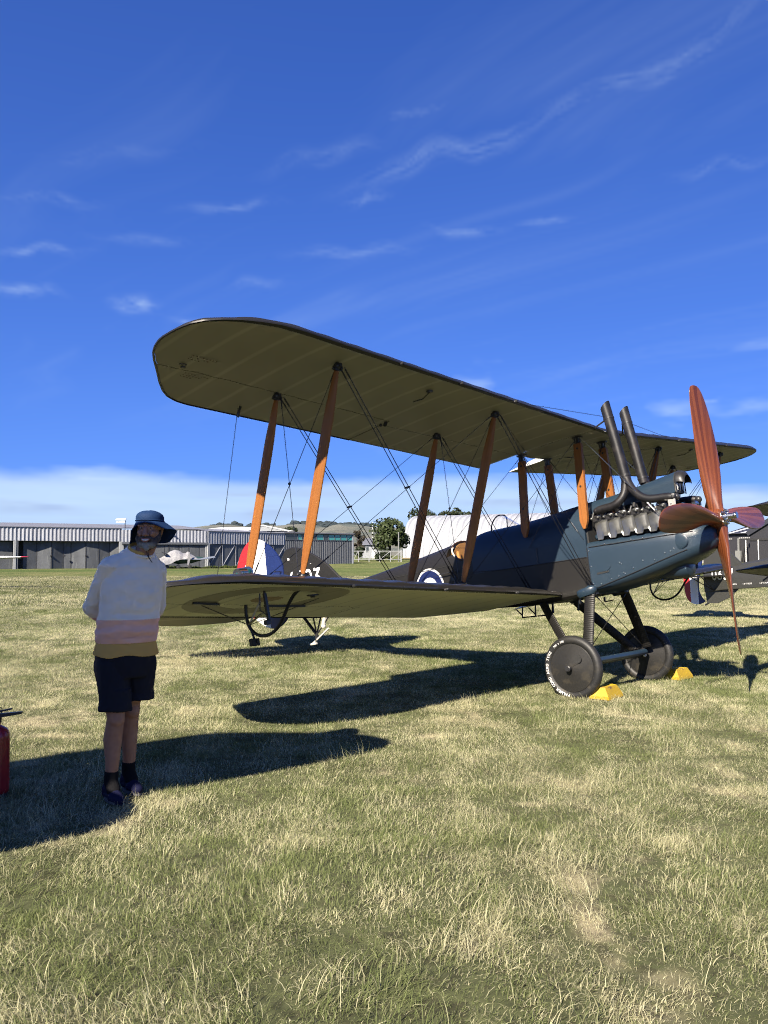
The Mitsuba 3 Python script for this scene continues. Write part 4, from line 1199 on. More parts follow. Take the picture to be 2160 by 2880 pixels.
man = thing('person', 'bearded man in blue bucket hat, grey and pink sweater, dark shorts and blue shoes', 'person', xf=T4().translate([PX0, PY0, 0.012]).scale(.982))
FA = math.radians(40)                                  # torso turned to the right of the picture
fr, rt = np.array([math.sin(FA), -math.cos(FA), 0]), np.array([-math.cos(FA), -math.sin(FA), 0])
up = np.array([0, 0, 1.0])
B = lambda r_, f_, z_: rt * r_ + fr * f_ + up * z_    # body coordinates: right, front, height
SC = np.array([.045, 0, 0])                            # shoulders lean a little to the right of the feet
hipR, hipL = B(.10, 0, .90) + [.015, 0, 0], B(-.09, 0, .90) + [.01, 0, 0]
knR, knL = np.array([-.035, -.085, .515]), np.array([.010, .10, .535])
anR, anL = np.array([-.062, -.075, .095]), np.array([-.012, .145, .105])
skin = []
for h, k, a in ((hipR, knR, anR), (hipL, knL, anL)):
    calf = k + (a - k) * .30 + [-.012, .012, 0]
    skin += [bone(h, .095, k + [0, 0, .06], .062), bone(k + [0, 0, .06], .060, k + [.006, -.008, 0], .056), bone(k, .055, calf, .060), bone(calf, .060, k + (a - k) * .62, .045), bone(k + (a - k) * .62, .045, a, .036)]
hd = np.array([.150, -.02, 1.747])                     # centre of the head
shR, shL = B(.165, 0, 1.512) + SC, B(-.160, 0, 1.495) + SC
elR, elL = np.array([-.242, .03, 1.232]), np.array([.135, .27, 1.235])
wrR, wrL = np.array([-.135, .225, 1.105]), np.array([.06, .30, 1.10])
skin += [bone(B(0, -.01, 1.50) + SC * 1.6, .064, hd + [-.008, .012, -.09], .058)]
skull = [bone(hd + [0, .0, .035], .076, hd + [0, .035, .02], .080), bone(hd + [0, -.016, .02], .067, hd + [0, -.034, -.080], .040), bone(hd + [-.024, -.016, -.02], .048, hd + [-.018, -.02, -.080], .036), bone(hd + [.024, -.016, -.02], .048, hd + [.018, -.02, -.080], .036)]
skull += [bone(hd + [0, -.088, .012], .010, hd + [.002, -.108, -.030], .014), bone(hd + [-.012, -.092, -.034], .010, hd + [.014, -.092, -.034], .010)]
skull += [bone(hd + [-.045, -.073, .030], .012, hd + [.045, -.073, .030], .012), bone(hd + [-.042, -.062, -.018], .020, hd + [-.034, -.066, -.03], .018), bone(hd + [.042, -.062, -.018], .020, hd + [.034, -.066, -.03], .018)]
skull += [bone(hd + [s * .077, .018, .012], .011, hd + [s * .073, .022, -.022], .010) for s in (-1, 1)] + [bone(hd + [s * .081, .028, .014], .011, hd + [s * .076, .024, -.005], .012) for s in (-1, 1)]
skin += skull


def hand(w, d, side):
    """Relaxed hand from wrist w pointing along d: palm, four bent fingers and a thumb."""
    d = np.array(d, float) / np.linalg.norm(d)
    a = np.cross(d, up); a /= np.linalg.norm(a)
    nrm = np.cross(a, d)
    o = [bone(w, .026, w + d * .055, .026)]
    for q, L in zip((-.030, -.010, .010, .030), (.062, .074, .070, .055)):
        k0 = w + d * .045 + a * q * .7
        k1 = w + d * .092 + a * q
        k2 = k1 + (d * .8 - nrm * .6) * L * .5
        k3 = k2 + (d * .3 - nrm * .95) * L * .45
        o += [bone(k0, .014, k1, .0105), bone(k1, .0105, k2, .0095), bone(k2, .0095, k3, .008)]
    t0 = w + d * .02 + a * side * .022
    t1 = t0 + d * .035 + a * side * .028 - nrm * .012
    o += [bone(t0, .015, t1, .012), bone(t1, .012, t1 + d * .032 - nrm * .012, .009)]
    return o


skin += [bone(elR, .036, wrR, .029), bone(elL, .036, wrL, .029), bone(shR - [0, 0, .02], .042, elR, .036), bone(shL - [0, 0, .02], .042, elL, .036), bone(B(.13, 0, 1.47) + SC, .04, B(-.13, 0, 1.47) + SC, .04), bone(B(0, 0, 1.50) + SC, .06, B(0, 0, 1.0), .08), bone(hipR, .08, B(0, 0, 1.05), .08), bone(hipL, .08, B(0, 0, 1.05), .08)]
skin += hand(wrR, np.array([.085, .075, -.035]), 1) + hand(wrL, np.array([-.085, .02, -.055]), -1)
add('body', flesh(skin, .012, 8), 'm_skin', man, smooth=True)
# clothes
R = lambda z, a, b, c0, f0=0.0, n=40: [B(a * math.cos(q), f0 + b * math.sin(q), z) + c0 for q in np.arange(n) * 2 * PI / n]
tor = []
for z, a, b, k, f0 in [(1.012, .165, .120, .15, -.005), (1.016, .196, .146, .15, -.005), (1.04, .202, .150, .18, -.005), (1.075, .208, .156, .2, 0), (1.14, .206, .152, .3, .004), (1.23, .203, .147, .5, .005), (1.33, .208, .145, .75, .004), (1.42, .205, .136, .9, 0), (1.495, .188, .120, 1.05, -.004), (1.545, .160, .100, 1.3, -.010), (1.582, .122, .086, 1.6, -.010), (1.605, .094, .078, 1.9, -.010), (1.617, .080, .071, 2.05, -.010)]:
    tor.append(R(z, a, b, SC * k, f0))
tor = mani(loft(np.array(tor)))
sl = [tor]
for s_, e_, w_ in ((shR, elR, wrR), (shL, elL, wrL)):
    sl += [bone(s_ + [0, 0, -.012], .068, s_ + (e_ - s_) * .5, .062), bone(s_ + (e_ - s_) * .5, .062, e_, .056), bone(s_ + [0, 0, -.012], .066, SC * 1.5 + np.array([0, 0, 1.555]), .062), bone(e_, .059, e_ + (w_ - e_) * .6, .050), bone(e_ + (w_ - e_) * .6, .050, w_ + (e_ - w_) * .06, .041)]
sw = flesh(sl, .014, 14)
v = np.array(sw.vertices)
tilt = lambda q: np.clip((q[:, 2] - 1.53) / .08, 0, 1) * ((q - SC * 1.9) @ fr) * .46
v[:, 2] -= tilt(v)
sw.vertices = v
fold = (meshkit.fbm(v * [16, 16, 26], 3, 4) - .5) * .016 + .006 * np.sin((v[:, 2] - 1.0) * 75 + 4 * meshkit.noise(v * 8, 6)) * np.clip((1.30 - v[:, 2]) / .2, 0, 1) * np.clip((v[:, 2] - 1.03) / .05, 0, 1)
sw.vertices = v + sw.vertex_normals * fold[:, None]
add('sweater', sw, 'm_sweater', man, smooth=True, label='long-sleeved sweater, pale grey above and dusty pink below')
rib = np.array([R(z, a, b, SC * .15, -.005) for z, a, b in [(1.010, .199, .149), (1.016, .203, .153), (1.030, .2045, .1535), (1.045, .207, .157)]])
add('waistband', loft(rib, caps=False), 'm_sweater', man, smooth=True)
ts = np.array([R(z, a * (1 + .012 * w), b, SC * .12, -.004) for w, z, a, b in [(0, 1.05, .190, .140), (0, 1.0, .200, .148), (1, .965, .208, .156), (2, .930, .214, .162), (2, .926, .210, .158)]])
ts = loft(ts, caps=False); v = np.array(ts.vertices); v[:, 2] += .008 * np.sin(v[:, 0] * 28) * (v[:, 2] < .97); ts.vertices = v
add('tshirt_hem', ts, 'm_tshirt', man, smooth=True)
nk = np.array([(SC * 2.05 + B(.073 * math.cos(q), -.010 + .068 * math.sin(q), 1.617 - .034 * math.sin(q))) for q in np.arange(41) * 2 * PI / 40])
add('tshirt_collar', tube(nk, .019, 8, caps=False, flat=.6), 'm_tshirt', man, smooth=60)
nk2 = (nk - nk.mean(0)) * 1.14 + nk.mean(0) - [0, 0, .010]
add('sweater_collar', tube(nk2, .011, 8, caps=False), 'm_sweater', man, smooth=60)
sh = [mani(loft(np.array([R(z, a, b, SC * .1) for z, a, b in [(.78, .16, .13), (.84, .180, .145), (.92, .192, .150), (.985, .186, .14), (1.0, .17, .12)]])))]
for h, k, dz, w in ((hipR, knR, .575, .098), (hipL, knL, .62, .098)):
    end = np.array([-.040, -.075, dz]) if dz < .6 else np.array([.060, .085, dz])
    sh.append(bone(h + [0, 0, -.03], .108, h + (end - h) * .7, w + .004))
    q = m3.Manifold.cylinder(.14, w * 1.10, w * 1.02, 32).translate(list(map(float, end)))
    sh.append(q)
sh = flesh(sh, .016, 10)
v = np.array(sh.vertices)
sh.vertices = v + sh.vertex_normals * ((meshkit.fbm(v * [14, 14, 6], 3, 6) - .5) * .022)[:, None]

add('shorts', sh, 'm_shorts', man, smooth=True)
pn = []
for z in np.linspace(.575, .955, 14):
    hit, _, _ = sh.ray.intersects_location([np.array([-.6, -.52, z])], [np.array([.70, .71, 0]) / np.hypot(.70, .71)], multiple_hits=False)
    pn.append(hit[0] if len(hit) else np.array([-.15, -.10, z]))
pn = np.array(pn)
acr = np.array([.74, -.66, 0])
pg_ = np.stack([pn + np.array([-.70, -.71, 0]) * .005 + acr * w for w in (-.022, .018)], 0)
add('side_panel', grid(pg_), 'm_shorts_panel', man, smooth=True)
for a, k in ((anR, knR), (anL, knL)):
    d = (k - a) / np.linalg.norm(k - a)
    add('sock', flesh([bone(a + d * .075, .045, a + d * .02, .043), bone(a + d * .02, .046, a + fr * .05 - up * .03, .044)], .012, 5), 'm_sock', man, smooth=True)
    toe = fr * .15
    heel = a - fr * .035 - up * .055
    shoe = flesh([bone(heel, .040, a + fr * .06 - up * .050, .042), bone(a + fr * .05 - up * .052, .044, a + toe - up * .068, .034), bone(a + toe * .55 + rt * .018 - up * .06, .034, a + toe * .95 + rt * .008 - up * .07, .026), bone(a - fr * .02 - up * .02, .046, heel + up * .005, .042), bone(a + fr * .01 - up * .015, .047, a + fr * .07 - up * .045, .036)], .010, 6)
    so = add('shoe', shoe, 'm_shoe', man, smooth=True)
    add('sole', concat([loft(np.array([[a + fr * (.060 + .118 * c_) + rt * (.046 * s__) - up * (a[2] - zz) for c_, s__ in [(math.cos(q), math.sin(q)) for q in np.arange(28) * PI / 14]] for zz in (.002, .026)]))]), 'm_sole', so)
    lc = [bar(a + fr * (.055 + .022 * i) - up * (.012 + .016 * i) - rt * .024, a + fr * (.060 + .022 * i) - up * (.012 + .016 * i) + rt * .024, .006, .006) for i in range(4)]
    add('lace', concat(lc), 'm_teeth', so)
# face, beard, hat
eyes, iris, brow = [], [], []
for s in (-1, 1):
    c = hd + [s * .030, -.0715, .012]
    eyes.append(ball(c, [.012, .008, .0052], 2)); iris.append(ball(c + [.001, -.0062, -.0005], [.0052, .003, .0045], 2))
    brow.append(tube(spline([c + [-s * .018, -.012, .018], c + [0, -.014, .023], c + [s * .022, -.004, .017]], 10), .0048, 6))
add('eye', eyes[0], 'm_eye', man, smooth=True); add('eye', eyes[1], 'm_eye', man, smooth=True)
add('iris', concat(iris), 'm_iris', man, smooth=True)
add('eyebrow', concat(brow), 'm_beard', man, smooth=60)
br = [bone(hd + [s * .068, .004, -.012], .013, hd + [s * .060, -.022, -.055], .022) for s in (-1, 1)] + [bone(hd + [s * .060, -.022, -.055], .024, hd + [s * .034, -.052, -.095], .027) for s in (-1, 1)]
br += [bone(hd + [-.034, -.055, -.092], .029, hd + [.034, -.055, -.092], .029), bone(hd + [0, -.066, -.092], .026, hd + [.004, -.070, -.118], .020)]
br += [bone(hd + [s * .006, -.094, -.047], .009, hd + [s * .036, -.076, -.060], .011) for s in (-1, 1)] + [bone(hd + [s * .036, -.076, -.060], .012, hd + [s * .040, -.066, -.085], .018) for s in (-1, 1)]
bm = flesh(br, .007, 6)
v = np.array(bm.vertices)
bm.vertices = v + bm.vertex_normals * ((meshkit.fbm(v * [120, 120, 60], 3, 9) - .5) * .010)[:, None]
add('beard', bm, 'm_beard', man, smooth=True)
add('lips', concat([tube(spline([hd + [-.026, -.086, -.058], hd + [0, -.098, -.061], hd + [.026, -.086, -.058]], 10), .006, 6), tube(spline([hd + [-.024, -.086, -.064], hd + [0, -.096, -.076], hd + [.024, -.086, -.064]], 10), .006, 6)]), 'm_lip', man, smooth=60)
add('teeth', tube(spline([hd + [-.020, -.092, -.063], hd + [0, -.1005, -.0675], hd + [.020, -.092, -.063]], 10), .0055, 6, flat=.7), 'm_teeth', man, smooth=60)
add('hair', flesh([bone(hd + [0, .04, .03], .082, hd + [0, .055, -.01], .074), bone(hd + [-.062, .02, .02], .020, hd + [-.066, .03, -.02], .015), bone(hd + [.062, .02, .02], .020, hd + [.066, .03, -.02], .015)], .012, 4), 'm_beard', man, smooth=True)
ang = np.arange(56) * 2 * PI / 56
crown = []
for z, r_ in [(.056, .089), (.070, .0915), (.088, .0905), (.103, .083), (.115, .068), (.1225, .048), (.126, .024), (.1265, .004)]:
    crown.append([(hd[0] + r_ * 1.0 * math.cos(a), hd[1] + .016 + r_ * 1.06 * math.sin(a), hd[2] + z - .006 * math.sin(a) + .002 * math.sin(3 * a + z * 30)) for a in ang])
hat = add('hat', loft(np.array(crown), caps=True), 'm_hat', man, smooth=50)
brim = []
for k in np.linspace(0, 1, 9):
    row = []
    for a in ang:
        front = max(0, -math.sin(a))                 # 1 straight ahead
        side = math.cos(a)
        out = (.018 + .034 * (1 - front ** .6) + .022 * max(side, 0) ** 2 + .014 * max(0, math.sin(a))) * k
        drop = ((.012 * front) + (1 - front ** .8) * (.150 - .085 * max(side, 0) ** 3)) * k ** 1.1
        wav = .010 * math.sin(5 * a + 1.0) * k * (1 - front)
        r_ = .088 + out + wav * .8
        row.append((hd[0] + r_ * math.cos(a), hd[1] + .016 + r_ * 1.06 * math.sin(a), hd[2] + .060 - drop + wav * .7))
    brim.append(row)
bg_ = np.array(brim); bg_ = np.concatenate([bg_, bg_[:, :1]], 1)
add('brim', concat([grid(bg_), grid(bg_ - [0, 0, .003], flip=True)]), 'm_hat', hat, smooth=60)
bd = bg_[-1]
add('brim_edge', tube(bd, .0030, 5, caps=False), 'm_hat', hat, smooth=60)
add('band', tube(np.array([(hd[0] + .092 * math.cos(a), hd[1] + .016 + .0985 * math.sin(a), hd[2] + .060 - .006 * math.sin(a)) for a in np.r_[ang, 0]]), .004, 6, caps=False), 'm_hat', hat, smooth=60)
c0 = hd + [.012, -.05, -.135]
add('chin_cord', concat([tube(spline([c0, c0 + [.002, -.012, -.03], c0 + [.012, -.016, -.055], c0 + [.030, -.02, -.078]], 14), .0030, 5), tube(spline([c0 + [-.010, 0, 0], c0 + [-.008, -.01, -.022], c0 + [.006, -.016, -.048]], 10), .0028, 5), tube([hd + [-.078, .0, -.03], hd + [-.05, -.03, -.115], c0], .0028, 5), tube([hd + [.078, 0, -.03], hd + [.055, -.03, -.11], c0], .0028, 5)]), 'm_black_matt', man, smooth=60)

# ---------------------------------------------------------------- the neighbouring aircraft whose wing shades the man (it stands left of the frame)
NB_HEAD = -.7364 - .20
_w = wing_xyz(True, 5.60, .75)
_M = np.array((rotz(NB_HEAD) @ roty(-.1341)) @ _w)
_tip = np.array([-.33, 7.52, 0]) + np.array([.716, 1.176, 0]) * 0 + SUN / SUN[2] * (.33 + _M[2])
copy_thing('biplane', pose(NB_HEAD, .1341, [_tip[0] - _M[0], _tip[1] - _M[1], .33]),
           'dark biplane parked left of the picture, seen only by its wing shadow', 'biplane', skip=('__serial_number', 'tyre_lettering', 'navigation_lamp', 'camera_', 'engine__valve', 'bracing_wire', 'wire_'))

# ---------------------------------------------------------------- scout aeroplane behind the propeller
paint('m_olive', (.030, .030, .026), .45, coat=.3)
paint('m_blue_dope', (.008, .018, .085), .4, coat=.3)
paint('m_red_dope', (.34, .016, .020), .4)
SC_HEAD, SC_PITCH = -.873, .06
scout = thing('scout_aeroplane', 'small olive biplane with red, white and blue rudder half hidden behind the propeller', 'biplane', xf=pose(SC_HEAD, SC_PITCH, [0, 0, 0]))
# body frame: origin at the foot of the rudder post, x forward
_t = at(1952, 1690, 21.4)
place[scout] = pose(SC_HEAD, SC_PITCH, [_t[0] + .31, _t[1], float(ground_z(_t[0], _t[1])) + .52])


def scout_wing(x_le, z0, chord, y0, y1, sgn, name, dih=.075):
    ys = np.linspace(y0, y1, 40)
    s = np.clip((ys - (y1 - .75)) / .75, 0, 1)
    tl = .55 * chord * (1 - np.sqrt(1 - s ** 2.4)); tt = chord - .22 * chord * (1 - np.sqrt(1 - s ** 3))
    n = 16
    w = (1 - np.cos(np.linspace(0, PI, n))) / 2
    t = tl[:, None] + (tt - tl)[:, None] * w
    f = (t - tl[:, None]) / (tt - tl)[:, None]
    sag = .007 * np.sin(PI * ys / .3)[:, None] ** 2 * (f > .05) * (f < .9)
    zu, zl = np.interp(f, FT, ZU) * (tt - tl)[:, None] - sag, np.interp(f, FT, ZL) * (tt - tl)[:, None]
    zz = z0 + dih * ys[:, None]
    Yy = np.repeat(ys[:, None], n, 1) * sgn
    P = lambda z: np.stack([x_le - t, Yy, zz + z - t * .035], -1)
    k = add(name, grid(P(zu), flip=sgn < 0), 'm_doped_top', scout, smooth=True, uv=lambda v: v[:, :2])
    add('underside', grid(P(zl), flip=sgn > 0), 'm_linen_upper', k, smooth=True, uv=lambda v: v[:, :2])
    e = np.concatenate([P(zu)[:, 0], P(zu)[::-1, -1]])
    add('edge_bow', tube(e, .012, 6), 'm_doped_top', k, smooth=60, uv=lambda v: v[:, :2])
    add('aileron_rod', bar(P(zl)[28, 9] + [0, 0, -.01], P(zl)[28, 11] + [.0, 0, -.16], .012, .03), 'm_black_metal', k)
    return k


SX = 4.0
for s_ in (-1, 1):
    scout_wing(SX, .35, 1.42, .30, 3.68, s_, 'lower_wing')
    scout_wing(SX + .40, 1.52, 1.42, .0, 4.00, s_, 'upper_wing')
    for x0, x1 in ((SX + .05, SX - .30), (SX - .75, SX - 1.05)):
        streamline([x0, s_ * 2.2, 1.68], [x1, s_ * 2.1, .54], .09, .04, (1, 0, 0), 'm_strut_wood', 'interplane_strut', scout)
        streamline([x0, s_ * .5, 1.56], [x1 + .2, s_ * .32, 1.0], .07, .035, (1, 0, 0), 'm_strut_wood', 'cabane_strut', scout)
    tp = sg.Polygon([(.62, .05), (.50, .5), (.30, .95), (.06, 1.35), (-.20, 1.45), (-.42, 1.35), (-.52, 1.0), (-.50, .35), (-.30, .08)])
    m_ = extrude(tp, 'z', .50, .53); m_.apply_scale([1, s_, 1]); m_.invert() if m_.volume < 0 else None
    q_ = add('tailplane', m_, 'm_doped_top', scout, uv=lambda v: v[:, :2])
    m_ = extrude(tp.buffer(-.01), 'z', .495, .501); m_.apply_scale([1, s_, 1]); m_.invert() if m_.volume < 0 else None
    add('underside', m_, 'm_linen_upper', q_, smooth=False, uv=lambda v: v[:, :2])
    for dx in (.45, -.1): add('tail_brace', tube([(.25, s_ * .04, .15), (dx * .5 + .1, s_ * .75, .50)], .012, 6), 'm_black_metal', scout)
    streamline([SX - .2, s_ * .33, .50], [SX - .1, s_ * .70, -.62], .08, .035, (1, 0, 0), 'm_black_metal', 'undercarriage_leg', scout, taper=.9)
    add('wheel', lathe([(0, -.06), (.25, -.035), (.30, -.045), (.345, 0), (.30, .045), (.25, .035), (0, .06)], 40, 'y').apply_translation([SX - .05, s_ * .80, -.60]), 'm_rubber', scout)
    tx = meshkit.text_mesh('0337', .26, .003, bold=True)
    v = np.array(tx.vertices); x = .22 + v[:, 0] * (.60 / v[:, 0].max())
    x = x if s_ < 0 else 1.04 - x
    yb = np.interp(x, [0, 1.6], [.075, .185])
    add('serial_number', (np.c_[x, s_ * (yb + v[:, 2]), .42 + v[:, 1]], np.array(tx.faces)), 'm_white', scout, smooth=False)
    for x0, txt in ((.66, 'LIFT HERE'), (1.05, 'LIFT HERE'), (1.48, 'LIFT HERE')):
        tx = meshkit.text_mesh(txt, .034, .002)
        v = np.array(tx.vertices); v[:, 0] -= v[:, 0].min()
        x = x0 + v[:, 0] if s_ < 0 else x0 + .4 - v[:, 0]
        yb = np.interp(x, [0, 1.6, 3.8], [.078, .188, .335])
        add('lifting_mark', (np.c_[x, s_ * (yb + .001 + v[:, 2]), .27 + .01 * x + v[:, 1]], np.array(tx.faces)), 'm_white', scout, smooth=False)
rg = []
for x, w, b, t in [(-.02, .04, .12, .62), (.5, .105, .17, .74), (1.6, .185, .20, .88), (2.8, .27, .24, 1.02), (3.8, .33, .28, 1.12), (5.0, .33, .34, 1.10), (5.3, .26, .42, 1.02)]:
    rg.append([(x, -w, b + .02), (x, -w, t * .78), (x, -w * .7, t * .93), (x, 0, t), (x, w * .7, t * .93), (x, w, t * .78), (x, w, b + .02), (x, w * .9, b), (x, -w * .9, b)])
fz = add('fuselage', loft(np.array(rg)), 'm_olive', scout, smooth=30)
add('fin', extrude(sg.Polygon([(0, .5), (0, 1.42), (.10, 1.46), (.22, 1.42), (.75, 1.05), (1.05, .72)]), 'y', -.02, .02), 'm_olive', scout)
add('under_fin', extrude(sg.Polygon([(-.02, .20), (.9, .21), (.62, -.02), (.28, -.16), (.02, -.14)]), 'y', -.02, .02), 'm_olive', scout)
ro = sg.Polygon(spline([(-.03, -.10), (-.03, 1.0), (-.10, 1.36), (-.30, 1.50), (-.50, 1.38), (-.60, 1.05), (-.585, .60), (-.57, .2), (-.50, -.05), (-.34, -.16), (-.15, -.16), (-.03, -.10)], 80)).buffer(0)
for k_, (a, b, mt) in enumerate([(-.70, -.41, 'm_red_dope'), (-.41, -.20, 'm_white'), (-.20, .0, 'm_blue_dope')]):
    c_ = ro.intersection(sg.box(a, -1, b, 2))
    add('rudder_stripe', extrude(max(getattr(c_, 'geoms', [c_]), key=lambda q: q.area), 'y', -.02, .02), mt, scout)
add('tail_skid', concat([tube([(.55, 0, .2), (.1, 0, -.12), (-.05, 0, -.20)], .02, 7), tube([(.02, 0, .22), (.12, 0, -.1)], .014, 6)]), 'm_dark_steel', scout)
add('propeller', concat([lathe([(0, 0), (.1, 0), (.1, .12), (0, .12)], 20, 'x').apply_translation([5.3, 0, .75]), box([5.34, -.07, -.4], [5.38, .07, 1.9], .03)]), 'm_strut_wood', scout, uv=lambda v: v[:, :2])

# ---------------------------------------------------------------- buildings
def corr_col(base, stain, fq):
    def fn(p, n, uv):
        st = fbm(uv.x * 1.3, uv.y * .25, 3.0, 3)
        fl = mikit.cell_rand(dr.floor(uv.x / .9), 2.0, 5.0)
        return mix(C(*base), C(*stain), dr.clip(st * .75 + fl * .45 - .2, 0, 1))
    return fn


paint('m_iron_light', proc(corr_col((.27, .285, .325), (.20, .21, .245), 1)), .55, metal=.15)
paint('m_iron_grey', proc(corr_col((.085, .094, .108), (.055, .060, .072), 1)), .6)
def panel_col(p, n, uv):
    a = fbm(uv.x * 1.5, uv.y * 1.1, 1.0, 4); b = fbm(uv.x * 5, uv.y * .8, 2.0, 3)
    c = mix(C(.042, .047, .055), C(.088, .096, .108), a)
    return mix(c, C(.11, .118, .125), smoothstep(.60, .78, b) * .6)
paint('m_door_panel', proc(panel_col), .7)
paint('m_timber_dark', (.04, .043, .05), .7)
paint('m_roof_white', (.46, .47, .49), .5)
paint('m_roof_grey', (.11, .115, .135), .6)
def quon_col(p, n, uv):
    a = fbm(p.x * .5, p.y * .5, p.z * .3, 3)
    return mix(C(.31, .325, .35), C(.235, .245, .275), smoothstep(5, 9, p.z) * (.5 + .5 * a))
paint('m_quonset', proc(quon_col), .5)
paint('m_teal_glass', (.05, .26, .25), .15, coat=1.0)
paint('m_dark_glass', (.035, .045, .05), .12, coat=1.0)
paint('m_house_wall', (.24, .255, .275), .7)
paint('m_char', (.022, .022, .026), .6)
paint('m_char_roof', (.028, .029, .036), .5)
paint('m_cream', (.42, .41, .37), .6)
paint('m_brick_base', (.20, .13, .085), .8)
paint('m_fence', (.24, .25, .26), .6)
paint('m_pole', (.16, .165, .16), .6)


class Frame:
    """Local frame of a facade: s along it, d outwards to the viewer, z up."""
    def __init__(self, A, Bp):
        self.A = np.array([A[0], A[1], 0.0]); v = np.array([Bp[0] - A[0], Bp[1] - A[1], 0.0])
        self.L = np.linalg.norm(v); self.t = v / self.L
        self.n = np.array([self.t[1], -self.t[0], 0])
        if self.n @ (-self.A) < 0: self.n = -self.n
        self.z0 = float(min(ground_z(A[0], A[1]), ground_z(Bp[0], Bp[1]))) - .05

    def xf(self):
        M = np.eye(4); M[:3, 0], M[:3, 1], M[:3, 2], M[:3, 3] = self.t, -self.n, up, self.A + up * self.z0
        return T4(M)


uvsz = lambda v: v[:, [0, 2]]


def corrugated(s0, s1, z0, z1, d, pitch=.30, amp=.03):
    """A ribbed sheet facing -y (the viewer) in the facade frame."""
    n = int((s1 - s0) / (pitch / 4)) + 1
    s = np.linspace(s0, s1, n)
    y = -d - amp * (np.clip(np.sin(2 * PI * s / pitch) * 1.8, -1, 1))
    return grid(np.stack([np.stack([s, y, 0 * s + z0], -1), np.stack([s, y, 0 * s + z1], -1)], 1), flip=False)


# long hangar with folding doors under a ribbed fascia
A, Bq = at(-90, 1600, 93.0), at(583, 1596, 106.5)
fa = Frame(A, Bq)
hg = thing('hangar', 'long grey hangar with ribbed fascia and folding doors behind the man', 'hangar', xf=fa.xf())
Lh = fa.L
HT_, HF = 4.75, 3.22
s_of = lambda u: float((np.array(at(u, 1560, 100)) - fa.A)[:2] @ fa.t[:2]) if False else None


def s_at(fr_, u):
    """Distance along a facade at which the sight line of photo column u meets it."""
    r = at(u, 1561, 1.0) - [0, 0, EYE]
    M = np.array([[r[0], -fr_.t[0]], [r[1], -fr_.t[1]]])
    return float(np.linalg.solve(M, fr_.A[:2])[1])


sp1, sp2 = s_at(fa, 41), s_at(fa, 341)
xs_ = [(0, sp1), (sp1, sp2), (sp2, Lh)]
add('fascia', corrugated(0, sp2, HF, HT_, .0, .42, .05), 'm_iron_light', hg, smooth=False, uv=uvsz)
add('fascia', corrugated(sp2, Lh, HF - .05, HT_ - .12, .05, .42, .04), 'm_iron_light', hg, smooth=False, uv=uvsz)
add('eave_beam', box([sp2, -.25, HF - .35], [Lh, .2, HF - .06], .03), 'm_iron_grey', hg, uv=uvsz)
add('back_wall', box([0, 1.9, 0], [Lh, 2.0, HT_ - .2]), 'm_timber_dark', hg)
rf = np.array([[(s, y, z) for y, z in ((-.12, HT_ + .0), (-.12, HT_ + .06), (12, HT_ + .9), (12, HT_ + .8))] for s in (0, Lh)])
add('roof', loft(rf), 'm_roof_grey', hg, smooth=False)
add('soffit', box([0, -.02, HF - .03], [Lh, 1.95, HF + .02]), 'm_timber_dark', hg)
# concertina doors: panels at slight angles to each other
us = [-85, -30, 38]
def door_run(us, depths, top, group=None):
    for (u0, d0), (u1, d1) in zip(zip(us[:-1], depths[:-1]), zip(us[1:], depths[1:])):
        a, b = s_at(fa, u0), s_at(fa, u1)
        k = add('door_panel', bar([a + .02, d0, top / 2 + .03], [b - .02, d1, top / 2 + .03], .07, top - .06), 'm_door_panel', hg, smooth=False, uv=uvsz)
        add('batten', concat([bar([a + (b - a) * q, d0 + (d1 - d0) * q - .05, .1], [a + (b - a) * q, d0 + (d1 - d0) * q - .05, top - .1], .06, .05) for q in (.03,)]), 'm_timber_dark', k)
door_run([-85, -20, 38], [.9, .8, .9], HF - .1)
door_run([66, 105, 146, 182, 203, 243, 280, 312, 336], [.55, .9, .50, 1.05, 1.0, .45, .62, .95, .4], HF - .08)
door_run([348, 385, 428, 462, 474, 502, 530, 560, 580], [.1, .05, .1, .06, .02, .08, .04, .08, .05], HF - .38)
for sp_, w_ in ((sp1, .32), (sp2, .55), (Lh - .2, .2)):
    add('door_post', box([sp_ - w_ / 2, -.06, 0], [sp_ + w_ / 2, .10, HF - .02], .02), 'm_fence', hg)
add('door_post', box([s_at(fa, 46) - .25, .02, 0], [s_at(fa, 46) + .2, .25, HF - .05], .02), 'm_iron_grey', hg, uv=uvsz)
for u_ in (146, 183, 244): add('door_handle', box([s_at(fa, u_) - .12, .30, 1.45], [s_at(fa, u_) + .10, .50, 1.60], .02), 'm_black_metal', hg)

# second hangar: braced doors, next to the first
fb = Frame(Bq, at(800, 1592, 117))
hb = thing('hangar', 'pale ribbed hangar with diagonally braced grey doors behind the rudder', 'hangar', xf=fb.xf())
add('fascia', corrugated(0, fb.L, 3.0, 4.55, .12, .42, .04), 'm_iron_light', hb, smooth=False, uv=uvsz)
add('corner_post', box([-.1, -.2, 0], [.25, .0, 3.1], .02), 'm_fence', hb)
add('wall', box([0, .1, 0], [fb.L, .3, 3.1]), 'm_iron_grey', hb, smooth=False, uv=uvsz)
n_ = 6
for i in range(n_):
    a, b = fb.L * i / n_ + .1, fb.L * (i + 1) / n_ - .02
    k = add('door_panel', box([a, -.02, .05], [b, .08, 2.98], .015), 'm_iron_grey', hb, smooth=False, uv=uvsz)
    add('brace', concat([bar([a + .05, -.05, .15], [b - .05, -.05, 2.85], .05, .10, up=(0, 1, 0)), bar([a + .04, -.05, .1], [a + .04, -.05, 2.9], .05, .08, up=(0, 1, 0))]), 'm_iron_light', k, smooth=False, uv=uvsz)
